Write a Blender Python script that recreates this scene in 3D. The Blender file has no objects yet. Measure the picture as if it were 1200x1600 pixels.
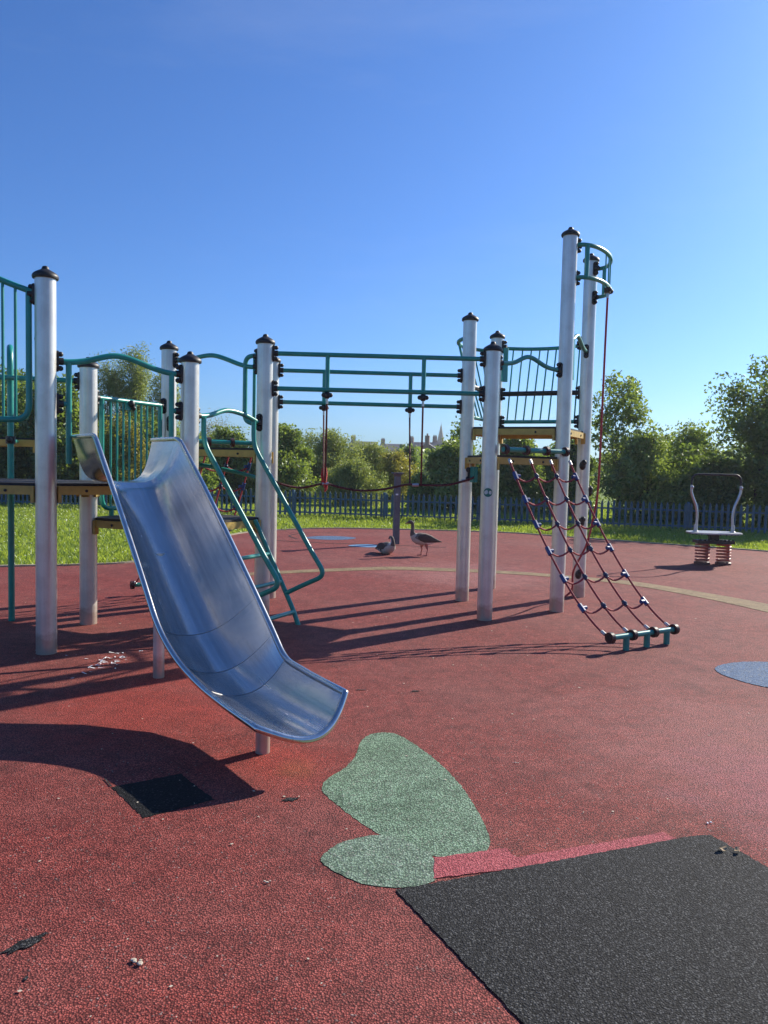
import bpy, math, random
import numpy as np
from mathutils import Vector, Matrix
R = math.radians
random.seed(7)
rng = np.random.default_rng(11)
SC = bpy.context.scene
COL = SC.collection

# ------------------------------------------------------------------ camera
cam_d = bpy.data.cameras.new('camera')
cam = bpy.data.objects.new('camera', cam_d)
COL.objects.link(cam)
cam_d.sensor_fit = 'VERTICAL'
cam_d.sensor_height = 36.0
cam_d.lens = 36.0 * 1200 / 1600
cam_d.clip_start = 0.05
cam_d.clip_end = 3000
cam.location = (0, 0, 1.55)
cam.rotation_euler = (Matrix.Rotation(R(90 - 3.5), 3, 'X') @ Matrix.Rotation(R(1.36), 3, 'Z')).to_euler()
SC.camera = cam

# ------------------------------------------------------------------ light
SUN_AZ = 40.8          # degrees from +X towards +Y
SUN_EL = 28.8
W = bpy.data.worlds.new("World")
SC.world = W
W.use_nodes = True
wn = W.node_tree
bg = wn.nodes['Background']
sky = wn.nodes.new('ShaderNodeTexSky')
sky.sky_type = 'NISHITA'
sky.sun_disc = False
sky.sun_elevation = R(SUN_EL)
sky.sun_rotation = R(90 - SUN_AZ)
sky.altitude = 50
sky.air_density = 1.0
sky.dust_density = 0.8
sky.ozone_density = 3.0
tint = wn.nodes.new('ShaderNodeMix')
tint.data_type = 'RGBA'
tint.blend_type = 'MULTIPLY'
tint.inputs[0].default_value = 1.0
tint.inputs[7].default_value = (.42, .72, 1.18, 1)
wn.links.new(sky.outputs[0], tint.inputs[6])
tcw = wn.nodes.new('ShaderNodeTexCoord')
mpw = wn.nodes.new('ShaderNodeMapping')
mpw.inputs['Rotation'].default_value = (.5, .35, .4)
mpw.inputs['Scale'].default_value = (1.2, 3.0, 7.0)
wn.links.new(tcw.outputs['Generated'], mpw.inputs[0])
nw = wn.nodes.new('ShaderNodeTexNoise')
nw.inputs['Scale'].default_value = 1.6
nw.inputs['Detail'].default_value = 7
nw.inputs['Roughness'].default_value = .62
wn.links.new(mpw.outputs[0], nw.inputs['Vector'])
rw = wn.nodes.new('ShaderNodeMapRange')
rw.inputs[1].default_value = .52
rw.inputs[2].default_value = .80
rw.inputs[3].default_value = 0.0
rw.inputs[4].default_value = .055
wn.links.new(nw.outputs[0], rw.inputs[0])
wisp = wn.nodes.new('ShaderNodeMix')
wisp.data_type = 'RGBA'
wn.links.new(rw.outputs[0], wisp.inputs[0])
wn.links.new(tint.outputs[2], wisp.inputs[6])
wisp.inputs[7].default_value = (7.0, 7.4, 8.0, 1)
wn.links.new(wisp.outputs[2], bg.inputs[0])
bg.inputs[1].default_value = 0.085
sun_d = bpy.data.lights.new('sun', 'SUN')
sun_d.energy = 5.0
sun_d.angle = R(0.5)
sun_d.color = (1.0, 0.92, 0.79)
sun = bpy.data.objects.new('sun', sun_d)
COL.objects.link(sun)
sv = Vector((math.cos(R(SUN_EL)) * math.cos(R(SUN_AZ)), math.cos(R(SUN_EL)) * math.sin(R(SUN_AZ)), math.sin(R(SUN_EL))))
sun.rotation_euler = sv.to_track_quat('Z', 'Y').to_euler()
sun.location = (10, 10, 12)
SC.view_settings.view_transform = 'Standard'
SC.view_settings.look = 'None'
SC.view_settings.exposure = 0.66
SC.view_settings.gamma = 1.0
SC.cycles.sample_clamp_indirect = 4.0


# ------------------------------------------------------------------ materials
class NT:
    def __init__(s, name):
        s.m = bpy.data.materials.new(name)
        s.m.use_nodes = True
        s.t = s.m.node_tree
        s.p = s.t.nodes['Principled BSDF']
        s.out = s.t.nodes['Material Output']

    def n(s, typ, **kw):
        nd = s.t.nodes.new(typ)
        for k, v in kw.items():
            if k.startswith('i_'):
                key = k[2:]
                key = int(key) if key.isdigit() else key.replace('_', ' ')
                nd.inputs[key].default_value = v
            else:
                setattr(nd, k, v)
        return nd

    def l(s, a, b):
        s.t.links.new(a, b)

    def coord(s, scale=1.0, vec=None):
        tc = s.n('ShaderNodeTexCoord')
        mp = s.n('ShaderNodeMapping')
        mp.inputs['Scale'].default_value = vec or (scale, scale, scale)
        s.l(tc.outputs['Object'], mp.inputs[0])
        return mp.outputs[0]

    def noise(s, co, scale, detail=4, rough=.55):
        nd = s.n('ShaderNodeTexNoise', i_Scale=scale, i_Detail=detail, i_Roughness=rough)
        s.l(co, nd.inputs['Vector'])
        return nd

    def ramp(s, fac, stops):
        r = s.n('ShaderNodeValToRGB')
        el = r.color_ramp.elements
        while len(el) < len(stops):
            el.new(0.5)
        for e, (p, c) in zip(el, stops):
            e.position = p
            e.color = (*c, 1) if len(c) == 3 else c
        s.l(fac, r.inputs[0])
        return r.outputs[0]

    def mix(s, fac, a, b, mode='MIX'):
        mx = s.n('ShaderNodeMix', data_type='RGBA', blend_type=mode)
        for v, k in ((fac, 0), (a, 6), (b, 7)):
            if isinstance(v, (int, float)):
                mx.inputs[k].default_value = v
            elif isinstance(v, tuple):
                mx.inputs[k].default_value = (*v, 1)
            else:
                s.l(v, mx.inputs[k])
        return mx.outputs[2]

    def bump(s, h, strength, dist=0.01, normal=None):
        b = s.n('ShaderNodeBump')
        b.inputs['Strength'].default_value = strength
        b.inputs['Distance'].default_value = dist
        s.l(h, b.inputs['Height'])
        if normal is not None:
            s.l(normal, b.inputs['Normal'])
        return b.outputs[0]

    def set(s, **kw):
        for k, v in kw.items():
            i = s.p.inputs[k.replace('_', ' ')]
            if isinstance(v, tuple):
                i.default_value = (*v, 1) if len(v) == 3 else v
            elif isinstance(v, (int, float)):
                i.default_value = v
            else:
                s.l(v, i)
        return s.m


def simple(name, col, rough=.5, metal=0.0, var=.15, vscale=6.0, bump=0.0, bscale=60, coat=0.0):
    t = NT(name)
    co = t.coord()
    n = t.noise(co, vscale, 5)
    a = tuple(c * (1 - var) for c in col)
    b = tuple(min(1, c * (1 + var)) for c in col)
    c = t.ramp(n.outputs[0], [(.3, a), (.7, b)])
    rr = t.n('ShaderNodeMapRange', i_3=max(.02, rough - .08), i_4=min(1, rough + .1))
    t.l(n.outputs[0], rr.inputs[0])
    t.set(Base_Color=c, Roughness=rr.outputs[0], Metallic=metal, Coat_Weight=coat)
    if bump:
        nb = t.noise(co, bscale, 3)
        t.set(Normal=t.bump(nb.outputs[0], bump, .004))
    return t.m


def rubber(name, cols, gap, scale=150, fade=None, stains=None, bump=.9, spec=.26, light=None, rough=.8, spots=()):
    """bonded rubber crumb: granules with their own tint, dark pits between them"""
    t = NT(name)
    co = t.coord()
    wn_ = t.noise(co, 60, 2)
    add = t.n('ShaderNodeVectorMath', operation='MULTIPLY_ADD')
    t.l(wn_.outputs[1], add.inputs[0])
    add.inputs[1].default_value = (.007, .007, .007)
    t.l(co, add.inputs[2])
    v = t.n('ShaderNodeTexVoronoi', i_Scale=scale)
    t.l(add.outputs[0], v.inputs['Vector'])
    sep = t.n('ShaderNodeSeparateColor')
    t.l(v.outputs['Color'], sep.inputs[0])
    stops = [(i / max(1, len(cols) - 1), c) for i, c in enumerate(cols)]
    col = t.ramp(sep.outputs[0], stops)
    if light:
        lf = t.n('ShaderNodeMath', operation='GREATER_THAN')
        t.l(sep.outputs[1], lf.inputs[0])
        lf.inputs[1].default_value = light[0]
        col = t.mix(lf.outputs[0], col, light[1])
    if fade:
        nf = t.noise(co, .55, 5, .6)
        f = t.ramp(nf.outputs[0], [(.40, (0, 0, 0)), (.66, (1, 1, 1))])
        fm = t.n('ShaderNodeMath', operation='MULTIPLY', i_1=.8)
        t.l(f, fm.inputs[0])
        col = t.mix(fm.outputs[0], col, fade)
    if stains:
        ns = t.noise(co, 2.3, 6, .65)
        f = t.ramp(ns.outputs[0], [(.48, (1, 1, 1)), (.72, stains)])
        col = t.mix(1.0, col, f, 'MULTIPLY')
        ns2 = t.noise(co, 9, 5, .7)
        f2 = t.ramp(ns2.outputs[0], [(.35, (.72, .70, .70)), (.6, (1.08, 1.06, 1.06))])
        col = t.mix(1.0, col, f2, 'MULTIPLY')
    for (sx, sy, sr_, scol, amt) in spots:
        ds = t.n('ShaderNodeVectorMath', operation='DISTANCE')
        nz = t.noise(co, 3.5, 5, .7)
        wv = t.n('ShaderNodeVectorMath', operation='MULTIPLY_ADD')
        t.l(nz.outputs[1], wv.inputs[0])
        wv.inputs[1].default_value = (sr_ * 1.6, sr_ * 1.6, 0)
        t.l(co, wv.inputs[2])
        t.l(wv.outputs[0], ds.inputs[0])
        ds.inputs[1].default_value = (sx + sr_ * .8, sy + sr_ * .8, 0)
        mr = t.n('ShaderNodeMapRange', i_1=sr_ * .3, i_2=sr_, i_3=amt, i_4=0.0)
        t.l(ds.outputs['Value'], mr.inputs[0])
        tinted = t.mix(1.0, t.mix(.35, col, (1, 1, 1)), tuple(1.9 * c_ for c_ in scol), 'MULTIPLY')
        col = t.mix(mr.outputs[0], col, tinted)
    g = t.ramp(v.outputs['Distance'], [(.25, (1, 1, 1)), (.62, gap)])
    col = t.mix(1.0, col, g, 'MULTIPLY')
    n2 = t.noise(co, 480, 2)
    hm = t.n('ShaderNodeMath', operation='MULTIPLY_ADD', i_1=-1.0)
    t.l(v.outputs['Distance'], hm.inputs[0])
    sc2 = t.n('ShaderNodeMath', operation='MULTIPLY', i_1=.4)
    t.l(n2.outputs[0], sc2.inputs[0])
    t.l(sc2.outputs[0], hm.inputs[2])
    t.set(Base_Color=col, Roughness=rough, Specular_IOR_Level=spec, Normal=t.bump(hm.outputs[0], bump, .004))
    return t.m


M = {}
M['red'] = rubber('red_rubber_crumb', [(.19, .032, .025), (.35, .058, .044), (.44, .084, .064), (.55, .15, .12)], (.27, .23, .23),
                  140, fade=(.42, .140, .115), stains=(.72, .68, .70), light=(.985, (.42, .30, .26)),
                  spots=((-.50, 3.85, .42, (.50, .085, .055), .5), (-.40, 3.80, .15, (.28, .18, .05), .35), (-1.5, 4.75, .9, (.46, .075, .05), .6), (2.0, 4.4, 1.3, (.48, .26, .235), .6), (2.3, 3.6, 1.0, (.44, .20, .24), .6), (1.2, 11.2, 1.6, (.5, .30, .28), .6), (-2.2, 2.6, .7, (.34, .09, .08), .5)))  # mauve spots to the right put the low sun's sheen into the colour
M['pink'] = rubber('new_pink_rubber_crumb', [(.42, .075, .09), (.56, .12, .135), (.66, .18, .19)], (.45, .4, .4), 150)
M['black'] = rubber('black_rubber_crumb', [(.012, .012, .013), (.030, .030, .031), (.065, .065, .066)], (.2, .2, .2), 150, light=(.80, (.115, .115, .112)), spec=.25, rough=.85)
M['newblack'] = rubber('fresh_black_rubber_crumb', [(.005, .005, .006), (.010, .010, .011), (.018, .018, .019)], (.3, .3, .3), 130, spec=.2, light=(.93, (.06, .06, .06)))
M['green'] = rubber('green_rubber_crumb', [(.15, .26, .155), (.27, .42, .275), (.37, .53, .37)], (.3, .32, .3), 110, stains=(.75, .8, .75), light=(.9, (.29, .36, .26)))
M['palegreen'] = rubber('worn_green_rubber_crumb', [(.15, .24, .155), (.27, .40, .275), (.38, .51, .38)], (.4, .4, .4), 110, stains=(.7, .72, .7), light=(.93, (.38, .44, .34)))
M['blue'] = rubber('blue_rubber_crumb', [(.045, .10, .20), (.09, .18, .34), (.16, .26, .42)], (.5, .5, .5), 110, light=(.9, (.3, .34, .38)))
M['skyblue'] = rubber('pale_blue_rubber_crumb', [(.12, .26, .46), (.17, .34, .55), (.23, .4, .6)], (.6, .6, .6), 150)
M['beige'] = rubber('beige_rubber_crumb', [(.28, .20, .10), (.38, .28, .15), (.45, .35, .20)], (.6, .55, .5), 150, stains=(.7, .68, .65))


def post_mat():
    t = NT('brushed_aluminium')
    co = t.coord(vec=(30, 30, 1.2))
    n = t.noise(co, 2.0, 5)
    co2 = t.coord()
    n2 = t.noise(co2, 5, 6, .65)
    c = t.ramp(n.outputs[0], [(.3, (.66, .645, .585)), (.7, (.74, .725, .665))])
    d = t.ramp(n2.outputs[0], [(.38, (.88, .86, .85)), (.55, (1, 1, 1))])
    sz = t.n('ShaderNodeSeparateXYZ')
    t.l(co2, sz.inputs[0])
    nz = t.noise(co2, 14, 5, .7)
    za = t.n('ShaderNodeMath', operation='MULTIPLY_ADD', i_1=-.22)
    t.l(nz.outputs[0], za.inputs[0])
    t.l(sz.outputs[2], za.inputs[2])
    gr = t.ramp(za.outputs[0], [(.0, (.70, .60, .55)), (.07, (1, 1, 1))])
    d = t.mix(1.0, d, gr, 'MULTIPLY')
    rr = t.n('ShaderNodeMapRange', i_3=.27, i_4=.38)
    t.l(n.outputs[0], rr.inputs[0])
    return t.set(Base_Color=t.mix(1.0, c, d, 'MULTIPLY'), Metallic=.5, Roughness=rr.outputs[0])


M['alu'] = post_mat()
M['teal'] = simple('teal_paint', (.010, .245, .195), .34, 0, .14, 9, coat=.25)
M['yellow'] = simple('yellow_board', (.50, .345, .075), .55, 0, .16, 14)
M['deck'] = simple('black_deck_panel', (.022, .020, .019), .7, 0, .3, 40, .5, 300)
M['bl'] = simple('black_plastic', (.013, .012, .012), .5, 0, .25, 20)
M['brn'] = simple('dark_red_plastic', (.045, .012, .012), .5, 0, .25, 20)
M['bluep'] = simple('blue_plastic', (.012, .05, .19), .4, 0, .2, 20)
M['navy'] = simple('navy_plastic', (.018, .026, .07), .4, 0, .2, 20)
M['zinc'] = simple('zinc_fitting', (.5, .5, .5), .38, .9, .1, 30)


def steel_mat():
    t = NT('polished_stainless_steel')
    co = t.coord()
    n = t.noise(co, 3.0, 4)
    n3 = t.noise(co, 38, 6, .7)
    rr = t.n('ShaderNodeMapRange', i_3=.17, i_4=.27)
    t.l(n.outputs[0], rr.inputs[0])
    tc = t.n('ShaderNodeTexCoord')
    mr_ = t.n('ShaderNodeMapping')
    mr_.inputs['Rotation'].default_value = (0, 0, R(55))
    t.l(tc.outputs['Object'], mr_.inputs[0])

    def along(scale):
        m_ = t.n('ShaderNodeMapping')
        m_.inputs['Scale'].default_value = scale
        t.l(mr_.outputs[0], m_.inputs[0])
        return m_.outputs[0]
    sk = t.noise(along((.9, 90, .9)), 1.0, 3, .6)
    sw = t.noise(along((1.2, 7, 1.2)), 1.0, 5, .6)
    c1 = t.ramp(sk.outputs[0], [(.3, (.67, .645, .60)), (.7, (.77, .745, .70))])
    c2 = t.ramp(sw.outputs[0], [(.35, (.80, .80, .82)), (.65, (1.06, 1.05, 1.03))])
    c3 = t.ramp(n3.outputs[0], [(.28, (.82, .82, .82)), (.45, (1, 1, 1))])
    c = t.mix(1.0, t.mix(1.0, c1, c2, 'MULTIPLY'), c3, 'MULTIPLY')
    rs = t.n('ShaderNodeMath', operation='MULTIPLY_ADD', i_1=.22, i_2=-.11)
    t.l(sw.outputs[0], rs.inputs[0])
    ra = t.n('ShaderNodeMath', operation='ADD')
    t.l(rr.outputs[0], ra.inputs[0])
    t.l(rs.outputs[0], ra.inputs[1])
    rs2 = t.n('ShaderNodeMath', operation='MULTIPLY_ADD', i_1=.16, i_2=-.08)
    t.l(sk.outputs[0], rs2.inputs[0])
    rr = t.n('ShaderNodeMath', operation='ADD')
    t.l(ra.outputs[0], rr.inputs[0])
    t.l(rs2.outputs[0], rr.inputs[1])
    b2 = t.bump(n.outputs[0], .05, .06)
    return t.set(Base_Color=c, Metallic=1.0, Roughness=rr.outputs[0], Normal=b2)


M['steel'] = steel_mat()
M['seam'] = simple('weld_seam', (.20, .20, .21), .5, .7, .2, 60)


def rope_mat(name, col):
    t = NT(name)
    w = t.n('ShaderNodeTexWave', i_Scale=55.0, i_Distortion=1.5, bands_direction='DIAGONAL')
    t.l(t.coord(), w.inputs['Vector'])
    c = t.ramp(w.outputs['Fac'], [(0, tuple(x * .55 for x in col)), (1, tuple(x * 1.25 for x in col))])
    return t.set(Base_Color=c, Roughness=.75, Normal=t.bump(w.outputs['Fac'], .6, .004))


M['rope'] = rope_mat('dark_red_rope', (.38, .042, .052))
M['ropedark'] = rope_mat('shaded_dark_rope', (.11, .020, .022))  # same rope again, with its shade put into a darker colour
M['redstrap'] = rope_mat('bright_red_rope', (.50, .03, .035))
M['coil'] = simple('red_spring_paint', (.40, .09, .055), .45, 0, .25, 30)
M['coildark'] = simple('dark_spring_paint', (.10, .035, .03), .45, 0, .25, 30)
M['plate'] = simple('grey_tread_plate', (.42, .42, .42), .38, .7, .15, 30, .3, 150)
M['fence'] = simple('blue_fence_paint', (.062, .125, .180), .45, 0, .22, 3)
M['woodgrey'] = simple('weathered_grey_timber', (.13, .125, .132), .8, 0, .25, 12, .4, 90)
M['kerb'] = simple('concrete_edging', (.33, .28, .20), .85, 0, .2, 8, .4, 80)
M['white'] = simple('white_scrap', (.86, .86, .86), .7, 0, .05, 30)
M['cream'] = simple('cream_crumb', (.52, .45, .34), .8, 0, .2, 60)
M['leafdry'] = simple('dry_leaf', (.34, .24, .13), .8, 0, .2, 60)
M['bark'] = simple('bark', (.075, .058, .042), .9, 0, .3, 8, .6, 40)
M['palebark'] = simple('pale_bark', (.17, .14, .11), .9, 0, .3, 8, .6, 40)


def leaf_mat(name, dark, mid, light, trans=.42):
    t = NT(name)
    at = t.n('ShaderNodeAttribute', attribute_name='tone')
    c = t.ramp(at.outputs['Fac'], [(0, dark), (.5, mid), (1, light)])
    t.t.nodes.remove(t.p)
    d = t.n('ShaderNodeBsdfDiffuse')
    tr = t.n('ShaderNodeBsdfTranslucent')
    g = t.n('ShaderNodeBsdfGlossy', i_Roughness=.42)
    g.inputs[0].default_value = (.9, .95, .9, 1)
    t.l(c, d.inputs[0])
    yel = t.mix(1.0, c, (1.8, 1.65, .75), 'MULTIPLY')
    t.l(yel, tr.inputs[0])
    m1 = t.n('ShaderNodeMixShader')
    m1.inputs[0].default_value = trans
    t.l(d.outputs[0], m1.inputs[1])
    t.l(tr.outputs[0], m1.inputs[2])
    m2 = t.n('ShaderNodeMixShader')
    m2.inputs[0].default_value = .04
    t.l(m1.outputs[0], m2.inputs[1])
    t.l(g.outputs[0], m2.inputs[2])
    t.l(m2.outputs[0], t.out.inputs[0])
    return t.m


M['leaf'] = leaf_mat('green_leaf', (.080, .125, .032), (.165, .235, .060), (.25, .34, .095))
M['leafdark'] = leaf_mat('dark_green_leaf', (.058, .095, .028), (.115, .178, .048), (.19, .27, .075), .5)
M['leafpale'] = leaf_mat('grey_green_leaf', (.12, .165, .050), (.20, .255, .085), (.28, .33, .12))
M['leafyel'] = leaf_mat('yellow_green_leaf', (.13, .14, .025), (.22, .22, .040), (.31, .29, .07))
M['leaftwig'] = leaf_mat('brown_budding_leaf', (.16, .14, .07), (.20, .19, .09), (.25, .24, .12))
M['grass'] = leaf_mat('grass_blade', (.125, .185, .034), (.205, .285, .056), (.30, .37, .10), .5)
M['daisy'] = simple('white_petal', (.8, .8, .76), .7, 0, .04, 30)


def ground_mat():
    t = NT('mown_grass_ground')
    co = t.coord()
    n = t.noise(co, .35, 6, .6)
    n2 = t.noise(co, 22, 5, .7)
    c = t.ramp(n.outputs[0], [(.3, (.16, .24, .045)), (.55, (.20, .28, .06)), (.75, (.25, .32, .08))])
    c2 = t.ramp(n2.outputs[0], [(.3, (.55, .6, .5)), (.7, (1.25, 1.2, 1.1))])
    return t.set(Base_Color=t.mix(1.0, c, c2, 'MULTIPLY'), Roughness=.9, Specular_IOR_Level=.15, Normal=t.bump(n2.outputs[0], .8, .05))


M['ground'] = ground_mat()


def brick_mat():
    t = NT('dark_brick')
    b = t.n('ShaderNodeTexBrick', i_Scale=4.0)
    b.inputs['Color1'].default_value = (.12, .065, .055, 1)
    b.inputs['Color2'].default_value = (.16, .085, .075, 1)
    b.inputs['Mortar'].default_value = (.2, .18, .16, 1)
    t.l(t.coord(), b.inputs['Vector'])
    return t.set(Base_Color=b.outputs[0], Roughness=.85)


M['brick'] = brick_mat()
M['slate'] = simple('slate_tiles', (.075, .075, .09), .6, 0, .25, 3)
M['stone'] = simple('pale_stone', (.24, .21, .17), .85, 0, .2, 2)
M['glass'] = simple('dark_window_glass', (.03, .035, .04), .12, 0, .1, 2)
M['whitepaint'] = simple('white_paint', (.7, .7, .68), .5, 0, .06, 3)


# ------------------------------------------------------------------ mesh builder
class MB:
    def __init__(s):
        s.v = []
        s.f = []
        s.mi = []

    def add(s, vs, fs, mi=0):
        o = len(s.v)
        s.v += [tuple(p) for p in vs]
        s.f += [tuple(i + o for i in f) for f in fs]
        s.mi += [mi] * len(fs)
        return s

    def box(s, c, size, rot=0.0, mi=0, basis=None):
        hx, hy, hz = (d / 2 for d in size)
        if basis is None:
            ca, sa = math.cos(rot), math.sin(rot)
            basis = ((ca, sa, 0), (-sa, ca, 0), (0, 0, 1))
        X, Y, Z = (Vector(b) for b in basis)
        c = Vector(c)
        vs = [c + X * (hx * a) + Y * (hy * b) + Z * (hz * d) for d in (-1, 1) for b in (-1, 1) for a in (-1, 1)]
        return s.add(vs, [(0, 2, 3, 1), (4, 5, 7, 6), (0, 1, 5, 4), (2, 6, 7, 3), (0, 4, 6, 2), (1, 3, 7, 5)], mi)

    def tube(s, pts, r, n=10, cap=True, mi=0, closed=False):
        pts = [Vector(p) for p in pts]
        N = len(pts)
        rs = r if isinstance(r, (list, tuple)) else [r] * N
        tang = []
        for i in range(N):
            if closed:
                d = pts[(i + 1) % N] - pts[i - 1]
            else:
                d = pts[min(i + 1, N - 1)] - pts[max(i - 1, 0)]
            tang.append(d.normalized())
        up = Vector((0, 0, 1)) if abs(tang[0].z) < .9 else Vector((1, 0, 0))
        a = tang[0].cross(up).normalized()
        vs = []
        for i in range(N):
            a = (a - tang[i] * a.dot(tang[i]))
            a = a.normalized() if a.length > 1e-6 else tang[i].orthogonal().normalized()
            b = tang[i].cross(a)
            for k in range(n):
                th = 2 * math.pi * k / n
                vs.append(pts[i] + a * (rs[i] * math.cos(th)) + b * (rs[i] * math.sin(th)))
        fs = []
        for i in range(N if closed else N - 1):
            j = (i + 1) % N
            for k in range(n):
                k2 = (k + 1) % n
                fs.append((i * n + k, i * n + k2, j * n + k2, j * n + k))
        if cap and not closed:
            fs.append(tuple(reversed(range(n))))
            fs.append(tuple(range((N - 1) * n, N * n)))
        return s.add(vs, fs, mi)

    def lathe(s, prof, c, n=24, mi=0):
        c = Vector(c)
        vs = []
        for r, z in prof:
            for k in range(n):
                th = 2 * math.pi * k / n
                vs.append(c + Vector((max(r, 1e-4) * math.cos(th), max(r, 1e-4) * math.sin(th), z)))
        fs = []
        for i in range(len(prof) - 1):
            for k in range(n):
                k2 = (k + 1) % n
                fs.append((i * n + k, i * n + k2, (i + 1) * n + k2, (i + 1) * n + k))
        fs.append(tuple(reversed(range(n))))
        fs.append(tuple(range((len(prof) - 1) * n, len(prof) * n)))
        return s.add(vs, fs, mi)

    def ball(s, c, r, n=10, mi=0, scale=(1, 1, 1)):
        c = Vector(c)
        m = max(4, n // 2)
        vs = [c + Vector((0, 0, -r * scale[2]))]
        for i in range(1, m):
            ph = -math.pi / 2 + math.pi * i / m
            for k in range(n):
                th = 2 * math.pi * k / n
                vs.append(c + Vector((r * scale[0] * math.cos(ph) * math.cos(th), r * scale[1] * math.cos(ph) * math.sin(th), r * scale[2] * math.sin(ph))))
        vs.append(c + Vector((0, 0, r * scale[2])))
        fs = [(0, 1 + (k + 1) % n, 1 + k) for k in range(n)]
        for i in range(m - 2):
            for k in range(n):
                k2 = (k + 1) % n
                fs.append((1 + i * n + k, 1 + i * n + k2, 1 + (i + 1) * n + k2, 1 + (i + 1) * n + k))
        T = len(vs) - 1
        fs += [(T, 1 + (m - 2) * n + k, 1 + (m - 2) * n + (k + 1) % n) for k in range(n)]
        return s.add(vs, fs, mi)

    def prism(s, poly, z0, z1, mi=0, top_mi=None):
        n = len(poly)
        vs = [(x, y, z0) for x, y in poly] + [(x, y, z1) for x, y in poly]
        s.add(vs, [tuple(reversed(range(n)))] + [(i, (i + 1) % n, n + (i + 1) % n, n + i) for i in range(n)], mi)
        s.add([(x, y, z1) for x, y in poly], [tuple(range(n))], mi if top_mi is None else top_mi)
        return s


WO = {}


def obj(name, mb, mats, parent=None, origin=None, smooth=35):
    """links one mesh object; vertices are given in world space"""
    po = WO.get(parent.name, Vector((0, 0, 0))) if parent else Vector((0, 0, 0))
    o_ = Vector(origin) if origin is not None else po.copy()
    me = bpy.data.meshes.new(name)
    me.from_pydata([tuple(Vector(v) - o_) for v in mb.v], [], mb.f)
    if not isinstance(mats, (list, tuple)):
        mats = [mats]
    for m in mats:
        me.materials.append(m)
    if len(mats) > 1:
        me.polygons.foreach_set('material_index', mb.mi)
    if smooth:
        me.polygons.foreach_set('use_smooth', [True] * len(me.polygons))
        me.set_sharp_from_angle(angle=R(smooth))
    me.update()
    ob = bpy.data.objects.new(name, me)
    COL.objects.link(ob)
    ob.location = o_ - po
    if parent:
        ob.parent = parent
    WO[ob.name] = o_
    return ob


def inst(src, name, world, rotz, parent):
    c = src.copy()
    c.name = name
    COL.objects.link(c)
    po = WO[parent.name]
    c.parent = parent
    c.location = Vector(world) - po
    c.rotation_euler = (0, 0, rotz)
    WO[c.name] = Vector(world)
    return c


def tag(o, label=None, cat=None, group=None, kind=None):
    for k, v in (('label', label), ('category', cat), ('group', group), ('kind', kind)):
        if v:
            o[k] = v
    return o


def thing(name, loc, label, cat, group=None):
    o = bpy.data.objects.new(name, None)
    COL.objects.link(o)
    o.location = loc
    o.empty_display_size = .2
    WO[o.name] = Vector(loc)
    return tag(o, label, cat, group)


def spline(pts, n=8, closed=False):
    P = [np.array(p, float) for p in pts]
    N = len(P)
    out = []
    for i in range(N if closed else N - 1):
        if closed:
            a, b, c, d = P[i - 1], P[i], P[(i + 1) % N], P[(i + 2) % N]
        else:
            a, b, c, d = P[max(i - 1, 0)], P[i], P[i + 1], P[min(i + 2, N - 1)]
        for k in range(n):
            t = k / n
            out.append(tuple(.5 * (2 * b + (c - a) * t + (2 * a - 5 * b + 4 * c - d) * t * t + (3 * b - a - 3 * c + d) * t ** 3)))
    if not closed:
        out.append(tuple(P[-1]))
    return out


def fillet(pts, r, n=6):
    """polyline with rounded inner corners"""
    P = [Vector(p) for p in pts]
    out = [P[0]]
    for i in range(1, len(P) - 1):
        a, b, c = P[i - 1], P[i], P[i + 1]
        u, w = (a - b), (c - b)
        d = min(r, u.length * .48, w.length * .48)
        p, q = b + u.normalized() * d, b + w.normalized() * d
        for k in range(n + 1):
            t = k / n
            out.append(p * (1 - t) ** 2 + b * (2 * t * (1 - t)) + q * t * t)
    out.append(P[-1])
    return out


# ------------------------------------------------------------------ ground
def ragged(poly, amp, step=.025):
    out = []
    q = random.Random(len(poly))
    for i, (x, y) in enumerate(poly):
        x2, y2 = poly[(i + 1) % len(poly)]
        d = math.hypot(x2 - x, y2 - y)
        m = max(1, int(d / step))
        for k in range(m):
            f = k / m
            out.append((x + (x2 - x) * f + q.uniform(-amp, amp), y + (y2 - y) * f + q.uniform(-amp, amp)))
    return out


def sheet(name, poly, z, mat, kind='structure', thick=0.0, label=None):
    mb = MB()
    if not thick:
        poly = ragged([(p[0], p[1]) for p in poly], .0035, .018)
    if thick:
        mb.prism(poly, z - thick, z)
    else:
        mb.add([(x, y, z) for x, y in poly], [tuple(range(len(poly)))])
    o = obj(name, mb, mat, smooth=0)
    return tag(o, label, kind=kind)


g = MB()
NG = 40
xs = np.linspace(-900, 900, NG + 1)
ys = np.linspace(-300, 1500, NG + 1)
g.add([(x, y, -.02) for y in ys for x in xs], [(j * (NG + 1) + i, j * (NG + 1) + i + 1, (j + 1) * (NG + 1) + i + 1, (j + 1) * (NG + 1) + i) for j in range(NG) for i in range(NG)])
tag(obj('ground', g, M['ground'], smooth=0), kind='structure')

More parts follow.
